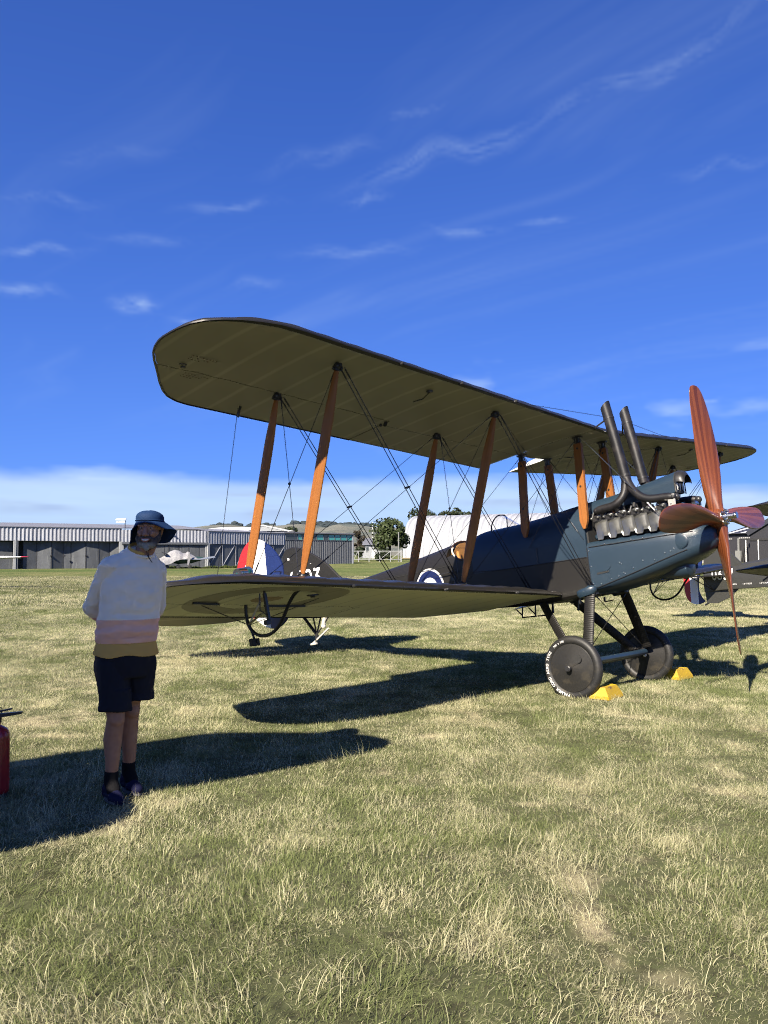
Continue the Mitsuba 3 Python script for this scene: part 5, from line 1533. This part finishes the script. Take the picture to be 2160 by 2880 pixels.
add('roof', loft(np.array([[(s, y, z) for y, z in ((-.2, 4.55), (-.2, 4.62), (11, 5.3), (11, 5.2))] for s in (0, fb.L)])), 'm_roof_grey', hb, smooth=False)

# shed with the green clerestory
fc = Frame(at(800, 1588, 128), at(993, 1585, 137))
sh_ = thing('shed', 'grey ribbed shed with a strip of green windows under its roof', 'shed', xf=fc.xf())
hz = 1.565 + (1561 - 1498) / FPX * 132 - fc.z0
zw0, zw1 = hz - 1.15, hz - .28
add('wall', corrugated(0, fc.L, 0, zw0, .0, .36, .035), 'm_iron_grey', sh_, smooth=False, uv=uvsz)
add('end_wall', corrugated(0, 9, 0, hz - .1, 0, .36, .035).apply_transform(trimesh.transformations.rotation_matrix(PI / 2, [0, 0, 1])).apply_translation([fc.L, 0, 0]), 'm_iron_grey', sh_, smooth=False, uv=lambda v: v[:, [1, 2]])
add('roof', box([-.3, -.25, hz - .22], [fc.L + .25, 9.2, hz], .03), 'm_roof_grey', sh_)
wu = [803, 837, 849, 868, 890, 910, 923, 941, 957, 975, 991]
wm = ['m_dark_glass', 'm_teal_glass', 'm_dark_glass', 'm_dark_glass', 'm_teal_glass', 'm_dark_glass', 'm_teal_glass', 'm_teal_glass', 'm_teal_glass', 'm_teal_glass']
for (u0, u1, m_) in zip(wu[:-1], wu[1:], wm):
    a, b = s_at(fc, u0), s_at(fc, u1)
    k = add('window', box([a + .05, .02, zw0 + .03], [b - .05, .08, zw1 - .03]), m_, sh_, smooth=False)
    add('frame', concat([box([a - .04, -.05, zw0], [a + .05, .10, zw1], .01)]), 'm_iron_grey', k, smooth=False, uv=uvsz)
add('sill', box([0, -.08, zw0 - .08], [fc.L, .1, zw0], .01), 'm_iron_grey', sh_, uv=uvsz)
add('head', box([0, -.04, zw1], [fc.L, .1, hz - .22], .01), 'm_timber_dark', sh_)
add('corner_flashing', box([fc.L - .22, -.10, 0], [fc.L + .06, .05, hz - .22], .02), 'm_iron_light', sh_, smooth=False, uv=uvsz)

# white roofed building behind
fd = Frame(at(520, 1570, 175), at(830, 1570, 175))
wb = thing('warehouse', 'low building with a bright white roof behind the hangars', 'building', xf=fd.xf())
z_ = lambda v, Y=175: 1.565 + (1561 - v) / FPX * Y - fd.z0
e0, r0 = z_(1494), z_(1480)
sl_, sr_ = s_at(fd, 528), s_at(fd, 738)
add('wall', box([sl_ + .5, 4, 0], [fd.L - 1, 20, e0]), 'm_house_wall', wb)
add('roof', (np.array([(sl_, 0, e0), (fd.L, 0, e0), (s_at(fd, 745), 10, r0 + .15), (s_at(fd, 600), 10, r0 + .15), (sl_, 20, e0), (fd.L, 20, e0)]), np.array([[0, 1, 2], [0, 2, 3], [4, 3, 2], [4, 2, 5], [0, 3, 4], [1, 5, 2]])), 'm_roof_white', wb, smooth=False)
add('gable', extrude(sg.Polygon([(s_at(fd, 692), e0 + .02), (s_at(fd, 812), e0 + .02), (sr_, r0 + .1)]), 'y', -.25, -.1), 'm_house_wall', wb)
add('barge_board', concat([bar([s_at(fd, 690), -.3, e0 + .02], [sr_, -.3, r0 + .2], .15, .25), bar([sr_, -.3, r0 + .2], [s_at(fd, 814), -.3, e0 + .02], .15, .25)]), 'm_roof_white', wb)

# round-topped white hangar
_q = at(1133, 1573, 204)
fq = Frame(_q, _q + np.array([math.cos(.54), -math.sin(.54), 0]) * 58)
qh = thing('arched_hangar', 'large white ribbed hangar with an arched roof behind the fuselage', 'hangar', xf=fq.xf())
H_ = 1.565 + (1561 - 1450) / FPX * 204 - fq.z0
Wd = 17.5
an_ = np.linspace(0, PI, 41)
prof = np.stack([Wd / 2 - Wd / 2 * np.sign(np.cos(an_)) * np.abs(np.cos(an_)) ** .62, H_ * np.sin(an_) ** .72], -1)
nr = int(fq.L / 1.6) * 10
ss = np.linspace(0, fq.L, nr)
rib_ = .17 * np.clip(np.sin(2 * PI * ss / 1.6) * 1.6, -1, 1)
dn = np.gradient(prof, axis=0); dn = np.stack([-dn[:, 1], dn[:, 0]], -1); dn /= np.linalg.norm(dn, axis=1, keepdims=True)
PP = np.stack([np.repeat(ss[:, None], 41, 1), prof[None, :, 0] + rib_[:, None] * dn[None, :, 0], prof[None, :, 1] + rib_[:, None] * dn[None, :, 1]], -1)
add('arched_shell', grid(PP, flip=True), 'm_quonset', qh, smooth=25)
add('end_wall', extrude(sg.Polygon(prof), 'x', .3, .5), 'm_quonset', qh, smooth=False)
add('end_wall', extrude(sg.Polygon(prof), 'x', fq.L - .5, fq.L - .3), 'm_quonset', qh, smooth=False)
add('base_course', box([-.1, -.25, -.3], [fq.L, .1, .35], .03), 'm_brick_base', qh)

# dark hangar on the right, cream shed before it
fr_ = Frame(at(2050, 1572, 150), at(2128, 1572, 146))
dh = thing('dark_hangar', 'charcoal hangar with skylights and white door posts at the right edge', 'hangar', xf=fr_.xf())
zr = lambda v, Y=148: 1.565 + (1561 - v) / FPX * Y - fr_.z0
ev, rg_ = zr(1500), zr(1464)
add('wall', box([0, .1, 0], [12, .3, ev]), 'm_char', dh)
add('roof', (np.array([(-.6, -.4, ev), (5.6, -.4, ev), (7.8, 9, rg_), (1.0, 9, rg_)]), np.array([[0, 1, 2], [0, 2, 3]])), 'm_char_roof', dh, smooth=False)
for a, b in ((-.1, 2.1), (2.3, 4.3)):
    add('skylight', (np.array([(a, -.25, ev + .05), (a + .75, -.25, ev + .05), (b + 1.05, 7.2, rg_ - .32), (b + .35, 7.2, rg_ - .32)]), np.array([[0, 1, 2], [0, 2, 3]])), 'm_roof_white', dh, smooth=False)
add('eave', box([-.6, -.5, ev - .12], [5.6, -.3, ev], .02), 'm_black_matt', dh)
gz = zr(1480)
add('gable_wall', extrude(sg.Polygon([(5.2, 0), (14, 0), (14, gz + 1.6), (10, gz + 1.4), (5.2, ev - .25)]), 'y', -2.3, -2.1), 'm_char', dh)
add('barge_board', concat([bar([4.9, -2.5, ev - .2], [10.5, -2.5, gz + 1.75], .4, .75), bar([10.5, -2.5, gz + 1.75], [16, -2.5, ev - .2], .4, .75)]), 'm_char_roof', dh)
add('lintel', box([5.2, -2.45, ev - 1.35], [14, -2.28, ev - .95], .02), 'm_black_matt', dh)
for s_, d_ in ((0.0, -.05), (4.55, -2.45), (6.75, -2.45), (8.6, -2.45)): add('door_post', box([s_ - .06, d_ - .06, 0], [s_ + .08, d_ + .06, ev - .2 - (1.0 if s_ > 1 else 0)], .01), 'm_white', dh)
for a, b, z in ((.1, 1.1, ev - 1.0), (2.0, 4.4, ev - .85)):
    for i in range(int((b - a) / .36)): add('rail_bracket', box([a + i * .36, -.12, z], [a + i * .36 + .22, .0, z + .10]), 'm_white', dh)
add('brace', bar([3.2, -1.6, 0], [4.2, -1.6, ev - 1.1], .22, .22), 'm_black_matt', dh)
add('duct', concat([box([1.85, -.4, 0], [2.15, -.1, ev - .85], .02)]), 'm_pole', dh)
add('cabinet', box([1.55, -.7, 0], [2.55, -.15, 2.05], .03), 'm_pole', dh)
fk = Frame(at(1975, 1574, 140), at(2038, 1573, 141))
cs_ = thing('cream_shed', 'cream sheet-clad shed partly hidden by the nose cowling', 'shed', xf=fk.xf())
add('wall', box([-2.5, 0, 0], [fk.L, 5, 1.565 + (1561 - 1512) / FPX * 140 - fk.z0]), 'm_cream', cs_)
for q in (-1.2, .2, 1.7): add('sheet_joint', box([q, -.03, 0], [q + .05, .02, 3.9]), 'm_fence', cs_)
add('roof', box([-2.8, -.3, 1.565 + (1561 - 1512) / FPX * 140 - fk.z0], [fk.L + .2, 5.3, 4.6], .03), 'm_roof_grey', cs_)

# house behind the gate, gate, poles
fh = Frame(at(1008, 1570, 210), at(1062, 1570, 210))
ho = thing('house', 'small pale house with a grey roof between the shed and the tree', 'house', xf=fh.xf())
eh, rh = 1.565 + (1561 - 1533) / FPX * 210 - fh.z0, 1.565 + (1561 - 1513) / FPX * 210 - fh.z0
add('wall', box([.8, 0, 0], [fh.L, 6, eh]), 'm_house_wall', ho)
add('roof', loft(np.array([[(s, -.5, eh), (s, 3, rh), (s, 6.5, eh)] for s in (-.4, fh.L + .4)])), 'm_roof_grey', ho, smooth=False)
add('window', box([1.9, -.08, 1.6], [2.5, .02, eh - .5]), 'm_dark_glass', ho); add('door', box([3.3, -.06, 0], [4.1, .02, 2.1]), 'm_white', ho)
fg = Frame(at(992, 1576, 150), at(1130, 1576, 150))
gt = thing('gate_fence', 'white rail fence with diagonal braces left of the arched hangar', 'fence', xf=fg.xf())
gh = 1.565 + (1561 - 1550) / FPX * 150 - fg.z0; gl = gh - 1.45
pu = [s_at(fg, u) for u in (994, 1008, 1038, 1068, 1098, 1128)]
add('top_rail', bar([0, 0, gh], [fg.L, 0, gh], .10, .10), 'm_fence', gt); add('bottom_rail', bar([0, 0, gl], [fg.L, 0, gl], .09, .09), 'm_fence', gt)
for a, b in zip(pu[:-1], pu[1:]):
    add('post', bar([a, 0, -.3], [a, 0, gh + .03], .12, .12), 'm_fence', gt)
    add('diagonal_brace', bar([a + .1, 0, gl + .05], [b - .1, 0, gh - .08], .09, .09), 'm_fence', gt)
add('end_post', bar([pu[-1], 0, -.3], [pu[-1], 0, gh + .25], .22, .22), 'm_fence', gt)


def pole(name, label, u, v0, v1, Y, r, m_='m_pole'):
    p, q = at(u, v0, Y), at(u, v1, Y)
    k = thing(name, label, 'pole')
    add('shaft', tube([[p[0], p[1], float(ground_z(p[0], p[1])) - .1], q], [r, r * .8], 10), m_, k)
    add('cap', ball(q, r * 1.1, 1), m_, k)
    return k


pole('pole', 'slim grey pole standing in front of the tree beside the white hangar', 1121, 1570, 1499, 152, .13)
pole('mast', 'thin pale mast rising above the far hills', 1047, 1560, 1470, 230, .10, 'm_white')

# flood lamps on the hangar roof
for nm, lb_, u, vb, vt, Yd in (('flood_lamp', 'pair of pale flood lamps on a pole above the hangar fascia', 352, 1492, 1461, 101.5),):
    k = thing(nm, lb_, 'lamp')
    b, t_ = at(u, vb, Yd), at(u, vt, Yd)
    add('pole', tube([b - [0, 0, .3], t_ + [0, 0, -.05]], .045, 8), 'm_black_metal', k)
    for dz, w in ((.0, .58), (-.32, .52)):
        c = t_ + [-.50, 0, dz]
        add('lamp_head', trimesh.convex.convex_hull(np.array([c + [sx * w, sy * .2, sz] for sx, sy, sz in [(-1, -1, -.02), (1, -1, .02), (1, 1, .18), (-1, 1, .10), (-1, -1, -.08), (1, -1, -.10), (1, 1, 0)]])), 'm_white', k)
    add('bracket', concat([bar(b + [-.35, 0, .02], b + [.1, 0, -.05], .08, .08), ball(b + [-.5, 0, .06], .14, 1)]), 'm_black_metal', k)
k = thing('flood_lamp', 'small dark flood lamp with a trailing cable on the hangar roof right of the hat', 'lamp')
b = at(473, 1487, 103.5)
add('lamp_head', concat([ball(b + [-.1, -.2, 0], [.22, .14, .12], 2), ball(b + [.14, -.2, -.08], [.10, .1, .14], 1)]), 'm_black_metal', k)
add('bracket', bar(b + [0, -.1, -.05], b + [.1, .2, -.35], .08, .08), 'm_black_metal', k)
cb = [at(u, v, 103.6 + .02 * u / 10 - .9) for u, v in ((474, 1491), (480, 1496), (486, 1497), (488, 1504), (491, 1509))]
add('cable', tube(spline(cb, 16), .03, 5), 'm_black_matt', k)

# ---------------------------------------------------------------- covered aeroplane and the glider wing tip at the left
def tarp_col(p, n, uv):
    a = fbm(p.x * 1.5, p.y * 1.5, p.z * 2.5, 3)
    return mix(C(.17, .17, .185), C(.26, .26, .27), a)
paint('m_tarp', proc(tarp_col), .6)
paint('m_plane_blue', (.13, .15, .185), .35, coat=.4)
paint('m_dark_green', (.02, .05, .045), .5)
fv = Frame(at(440, 1594, 98.5), at(615, 1594, 101))
cv = thing('covered_aeroplane', 'low-wing aeroplane under a silver-white cover in front of the hangar doors', 'aeroplane', xf=fv.xf())
px = lambda u, v: (s_at(fv, u), 1.565 + (1561 - v) / FPX * 99.5 - fv.z0)
gx, gy = np.meshgrid(np.linspace(0, 1, 46), np.linspace(0, 1, 20), indexing='ij')
tops = np.array([px(u, v) for u, v in ((448, 1571), (456, 1567), (466, 1560), (478, 1551), (492, 1546), (504, 1549), (514, 1556), (522, 1556), (528, 1551), (536, 1558), (546, 1564), (556, 1571))])
bots = np.array([px(u, v) for u, v in ((449, 1580), (458, 1585), (468, 1588), (474, 1585), (482, 1577), (494, 1574), (506, 1573), (516, 1571), (527, 1569), (536, 1573), (546, 1574), (556, 1575))])
uu = np.linspace(0, 1, 12)
tx_, tz_ = np.interp(gx, uu, tops[:, 0]), np.interp(gx, uu, tops[:, 1])
bz_ = np.interp(gx, uu, bots[:, 1])
fold_ = (meshkit.fbm(np.stack([gx * 16 + gy * 3, gy * 3, 0 * gx], -1), 4, 12) - .5) * .35
dep = np.sin(gy * PI) 
Zt = bz_ + (tz_ - bz_) * np.sin(np.clip(gy * PI, 0, PI)) ** .6
Yt = -1.1 + 2.2 * gy + fold_ * .7
add('cover', grid(np.stack([tx_ + fold_ * .25, Yt, Zt + fold_ * .10], -1)), 'm_tarp', cv, smooth=35)
fl_ = np.array([px(526, 1552), px(529, 1553), px(530, 1575), px(526, 1589), px(522, 1588), px(524, 1570)])
add('cover_flap', extrude(sg.Polygon(fl_), 'y', -1.45, -1.40), 'm_tarp', cv)
add('fuselage', loft(np.array([[(s, r * math.cos(a), z + r * .7 * math.sin(a)) for a in np.arange(16) * PI / 8] for (s, z), r in ((px(462, 1570), .35), (px(480, 1572), .62), (px(500, 1574), .72), (px(540, 1574), .60), (px(570, 1571), .25))])), 'm_dark_green', cv, smooth=50)
w0, w1, w2, w3 = px(552, 1572), px(560, 1574), px(601, 1571), px(603, 1568)
add('wing', loft(np.array([[(s, y, z + h_) for y, h_ in ((-1.2, 0), (-.9, .10), (0, .16), (.8, .05), (0, -.02), (-.9, -.05))] for s, z in ((w0[0] - 1.6, w0[1] - .05), (w1[0], w1[1]), (w2[0] - .3, w2[1] + .08), (w2[0], w2[1] + .13))])), 'm_plane_blue', cv, smooth=40)
add('wing', loft(np.array([[(s, y, z + h_) for y, h_ in ((-1.2, 0), (-.9, .06), (0, .10), (.8, .03), (0, -.02), (-.9, -.05))] for s, z in ((px(452, 1554)[0], px(452, 1553)[1]), (px(470, 1558)[0], px(470, 1558)[1] - .05))])), 'm_timber_dark', cv, smooth=40)
for u_ in (468, 500, 532): add('wheel', lathe([(0, -.09), (.2, -.08), (.24, -.05), (.24, .05), (.2, .08), (0, .09)], 20, 'y').apply_translation([px(u_, 1590)[0], -.6, .26]), 'm_rubber', cv)
add('wing_stand', concat([bar([px(590, 1580)[0] + a, -.1, 0], [px(590, 1575)[0], 0, px(590, 1573)[1]], .05, .05) for a in (-.3, .05, .4)]), 'm_black_metal', cv)
tp_ = at(81, 1565, 40.0)
gl_ = thing('glider', 'white glider wing with a red tip reaching in from the left edge', 'glider', xf=T4().translate([float(tp_[0]), float(tp_[1]), float(tp_[2])]))
ws_ = [(0, .06, .012), (-.06, .12, .02), (-.30, .17, .045)]
wr_ = [(-.30, .17, .045), (-1.2, .22, .075), (-5.0, .45, .12), (-7.5, .6, .15)]
mk = lambda L_: loft(np.array([[(x, -c * math.cos(a) * 1.3, -.055 * abs(x) * .45 - .02 + t_ * math.sin(a)) for a in np.arange(18) * PI / 9] for x, c, t_ in L_]))
paint('m_tip_red', (.30, .02, .035), .4)
add('wing_tip', mk(ws_), 'm_tip_red', gl_, smooth=50); add('wing', mk(wr_), 'm_roof_white', gl_, smooth=50)
add('fuselage', loft(np.array([[(-7.6 + .3 * math.cos(a) * r, y, -.45 + .4 * r * math.sin(a)) for a in np.arange(16) * PI / 8] for y, r in ((-2.2, .1), (-1.6, .8), (-.5, 1.1), (1, .7), (4, .3))])), 'm_roof_white', gl_, smooth=50)
add('wheel', lathe([(0, -.06), (.18, -.05), (.18, .05), (0, .06)], 18, 'x').apply_translation([-7.6, -.4, -1.25]), 'm_rubber', gl_)

# ---------------------------------------------------------------- trees
def leaf_col(a, b):
    def fn(p, n, uv):
        k = fbm(p.x * .7, p.y * .7, p.z * .7, 3)
        return mix(C(*a), C(*b), dr.clip(k * .8 + uv.x * .4 - .1, 0, 1))
    return fn


for nm, a, b in (('m_leaf_mid', (.022, .036, .012), (.058, .076, .026)), ('m_leaf_dark', (.015, .024, .012), (.034, .046, .020)), ('m_leaf_dry', (.030, .027, .018), (.052, .043, .028))):
    scene[nm] = {'type': 'twosided', 'b': {'type': 'principled', 'base_color': proc(leaf_col(a, b)), 'roughness': .6, 'specular': .3}}
paint('m_bark', (.06, .048, .036), .9)


def tree(name, label, u0, u1, vb, vt, Y, mt, n=5200, leaf=.30, seed=1, bare=0.0, group=None, lobes=11, low=.12):
    r = np.random.default_rng(seed)
    c, t_ = at((u0 + u1) / 2, vb, Y), at((u0 + u1) / 2, vt, Y)
    W_ = (u1 - u0) / FPX * Y / 2
    z0 = float(ground_z(c[0], c[1])); Hh = t_[2] - z0
    k = thing(name, label, 'tree', group, xf=T4().translate([float(c[0]), float(c[1]), z0]))
    lob = []
    for i in range(lobes):
        a = r.random() * 2 * PI; q = r.random() ** .6 * .62
        z = low + .22 + (.62 - low) * r.random()
        wz = np.sqrt(max(.05, 1 - ((z - .5) / .55) ** 2))
        lob.append((q * W_ * math.cos(a) * wz, q * W_ * math.sin(a) * wz, z * Hh, (.26 + .16 * r.random()) * min(W_, Hh * .55) * 1.25))
    lob.append((0, 0, .80 * Hh - .1 * W_, .42 * W_))
    lob = np.array(lob)
    idx = r.integers(0, len(lob), n)
    d = r.normal(size=(n, 3)); d /= np.linalg.norm(d, axis=1, keepdims=True)
    rad = lob[idx, 3] * (.55 + .62 * r.random(n) ** .9)
    P = lob[idx, :3] + d * rad[:, None] * [1, 1, .85]
    keep = meshkit.noise(P * 1.1 / max(W_ / 3, .8), seed) > (.36 + bare)
    P, d = P[keep], d[keep]
    P = P[P[:, 2] > low * Hh]; n2 = len(P); d = d[:n2]
    P[:, 2] *= Hh / P[:, 2].max()
    a = r.normal(size=(n2, 3)) + d * .8; a /= np.linalg.norm(a, axis=1, keepdims=True)
    b = np.cross(a, r.normal(size=(n2, 3))); b /= np.linalg.norm(b, axis=1, keepdims=True)
    e_ = np.cross(a, b)
    s_ = leaf * (.6 + .8 * r.random(n2))[:, None]
    V = np.stack([P - b * s_, P - e_ * s_ * .6, P + b * s_, P + e_ * s_ * .6], 1).reshape(-1, 3)
    f = np.arange(n2)[:, None] * 4 + [[0, 1, 2, 3]]
    uv = np.repeat(np.c_[r.random(n2), r.random(n2)], 4, 0)
    add('crown', (V, f), mt, k, smooth=False, uv=uv)
    limbs = [tube(spline([(0, 0, -.2), (.05 * W_, 0, .25 * Hh), (0, .03 * W_, .62 * Hh)], 10), np.linspace(.035 * Hh, .012 * Hh, 10), 8)]
    for i in range(7):
        l = lob[i]
        limbs.append(tube(spline([(0, 0, (.18 + .04 * i) * Hh), (l[0] * .5, l[1] * .5, (.3 + .03 * i) * Hh * .8 + l[2] * .3), tuple(l[:3])], 8), np.linspace(.014 * Hh, .005 * Hh, 8), 6))
    add('trunk', concat(limbs), 'm_bark', k, smooth=60)
    return k


tree('tree', 'round leafy green tree beside the white arched hangar', 1036, 1152, 1573, 1455, 168, 'm_leaf_mid', 9000, .26, 3, low=.05)
tree('tree', 'tall dark tree rising behind the left end of the arched hangar', 1148, 1258, 1570, 1424, 232, 'm_leaf_dark', 7000, .36, 5)
tree('tree', 'dark tree top above the arched hangar between the struts', 1226, 1308, 1570, 1428, 244, 'm_leaf_dark', 6000, .34, 8)
tree('tree', 'low far tree just showing above the arched hangar ridge', 1290, 1330, 1570, 1440, 260, 'm_leaf_dark', 2500, .34, 9)
tree('tree', 'sparse brownish tree against the end of the green-windowed shed', 990, 1026, 1572, 1492, 165, 'm_leaf_dry', 3600, .17, 12, bare=.10, low=.05)
tree('tree', 'dark bush at the foot of the sparse tree by the gate', 996, 1026, 1573, 1537, 158, 'm_leaf_dark', 2200, .18, 14, low=.02)
tree('tree', 'dark tree crown above the roof between the two outer struts', 798, 850, 1570, 1481, 215, 'm_leaf_dark', 4200, .30, 15)
tree('tree', 'low dark shrub behind the gate rails under the round tree', 1040, 1112, 1574, 1546, 158, 'm_leaf_dark', 3600, .2, 17, low=.02)

# tall grass and a weed clump along the hangar foot
r_ = np.random.default_rng(8)
n_ = 2600
uw = 400 + 300 * r_.random(n_)
fz_ = [at(u, 1590, 100.5 + (u - 400) * .018 - 1.6 * r_.random()) for u in uw]
Pw = np.array([[p[0], p[1], float(ground_z(p[0], p[1]))] for p in fz_])
hw_ = .10 + .35 * r_.random(n_) * meshkit.noise(np.c_[uw * .06, uw * 0, uw * 0], 3)
an = r_.random(n_) * PI
dv = np.c_[np.cos(an), np.sin(an), 0 * an] * .05
Vw = np.stack([Pw - dv, Pw + dv, Pw + np.c_[r_.normal(0, .05, (n_, 2)), hw_]], 1).reshape(-1, 3)
add('tall_grass', (Vw, np.arange(n_ * 3).reshape(-1, 3)), 'm_blade', smooth=False, uv=np.tile([[.9, 0], [.9, 0], [.9, .6]], (n_, 1)), label='strip of longer green grass along the foot of the hangar', kind='stuff')

# ---------------------------------------------------------------- hills
def hill_col(p, n, uv):
    a = fbm(p.x * .012, p.y * .012, p.z * .05, 4)
    b = fbm(p.x * .05, p.y * .02, p.z * .12, 4)
    c = mix(C(.056, .058, .038), C(.088, .084, .056), a)
    c = mix(c, C(.036, .044, .028), smoothstep(.48, .66, b))
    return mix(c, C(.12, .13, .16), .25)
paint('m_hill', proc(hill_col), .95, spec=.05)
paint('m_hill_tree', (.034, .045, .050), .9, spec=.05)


def hills(name, label, Y, pts, deep, rough, seed):
    us_, vs_ = np.array(pts, float).T
    u = np.linspace(us_[0], us_[-1], 420)
    v = np.interp(u, us_, vs_)
    x = (u - 1080) / FPX * Y
    h = (1561 - v) / FPX * Y + EYE
    rows = []
    nrow = 26
    for j in range(nrow):
        q = j / (nrow - 1)
        zz = h * math.sin(q * PI / 2) ** 1.1
        nz = (meshkit.fbm(np.stack([x * .006, np.full_like(x, q * 2.4), 0 * x], -1), 5, seed) - .5) * rough * h * math.sin(q * PI) * 1.0
        gully = -np.abs(meshkit.noise(np.stack([x * .018, np.full_like(x, q * .8), 0 * x], -1), seed + 5) - .5) * rough * .7 * h * math.sin(q * PI)
        rows.append(np.stack([x, np.full_like(x, Y - deep * (1 - q)), zz + nz + gully + (meshkit.fbm(np.stack([x * .03, 0 * x, 0 * x], -1), 4, seed) - .5) * h * .05 * q], -1))
    rows.append(rows[-1] + [0, deep * .6, -20])
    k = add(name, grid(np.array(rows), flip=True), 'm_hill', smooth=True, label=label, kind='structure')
    return np.array(rows)


hills('hills', 'bare olive hills on the horizon behind the airfield buildings', 1900, [(-1500, 1556), (-700, 1545), (0, 1530), (300, 1512), (430, 1492), (500, 1488), (540, 1486), (600, 1480), (650, 1478), (700, 1481), (760, 1480), (800, 1479), (850, 1475), (880, 1478), (930, 1484), (960, 1480), (1010, 1480), (1045, 1486), (1100, 1486), (1250, 1490), (1500, 1495), (2200, 1500), (3600, 1548)], 700, .35, 4)
R_ = np.random.default_rng(31)
lumps = []
for u0, u1, v0, v1, n_ in ((886, 945, 1476, 1500, 150), (955, 1040, 1478, 1492, 34), (815, 880, 1474, 1484, 18), (700, 780, 1480, 1490, 12), (600, 680, 1478, 1488, 12), (1000, 1060, 1488, 1520, 30)):
    for i in range(n_):
        u, v = u0 + (u1 - u0) * R_.random(), v0 + (v1 - v0) * R_.random() ** 1.3
        Yh = 1900 - 260 * (v - 1476) / 30
        p = at(u, v, Yh)
        b = trimesh.creation.icosphere(1, 1.0)
        b.vertices = b.vertices * (5 + 5 * R_.random()) * (1 + .35 * R_.normal(size=(len(b.vertices), 1)) * .5) * [1.2, 1, .8] + p + [0, -20, 0]
        lumps.append(b)
add('hillside_trees', concat(lumps), 'm_hill_tree', smooth=True, label='dark wood scattered over the far hillside', kind='stuff')
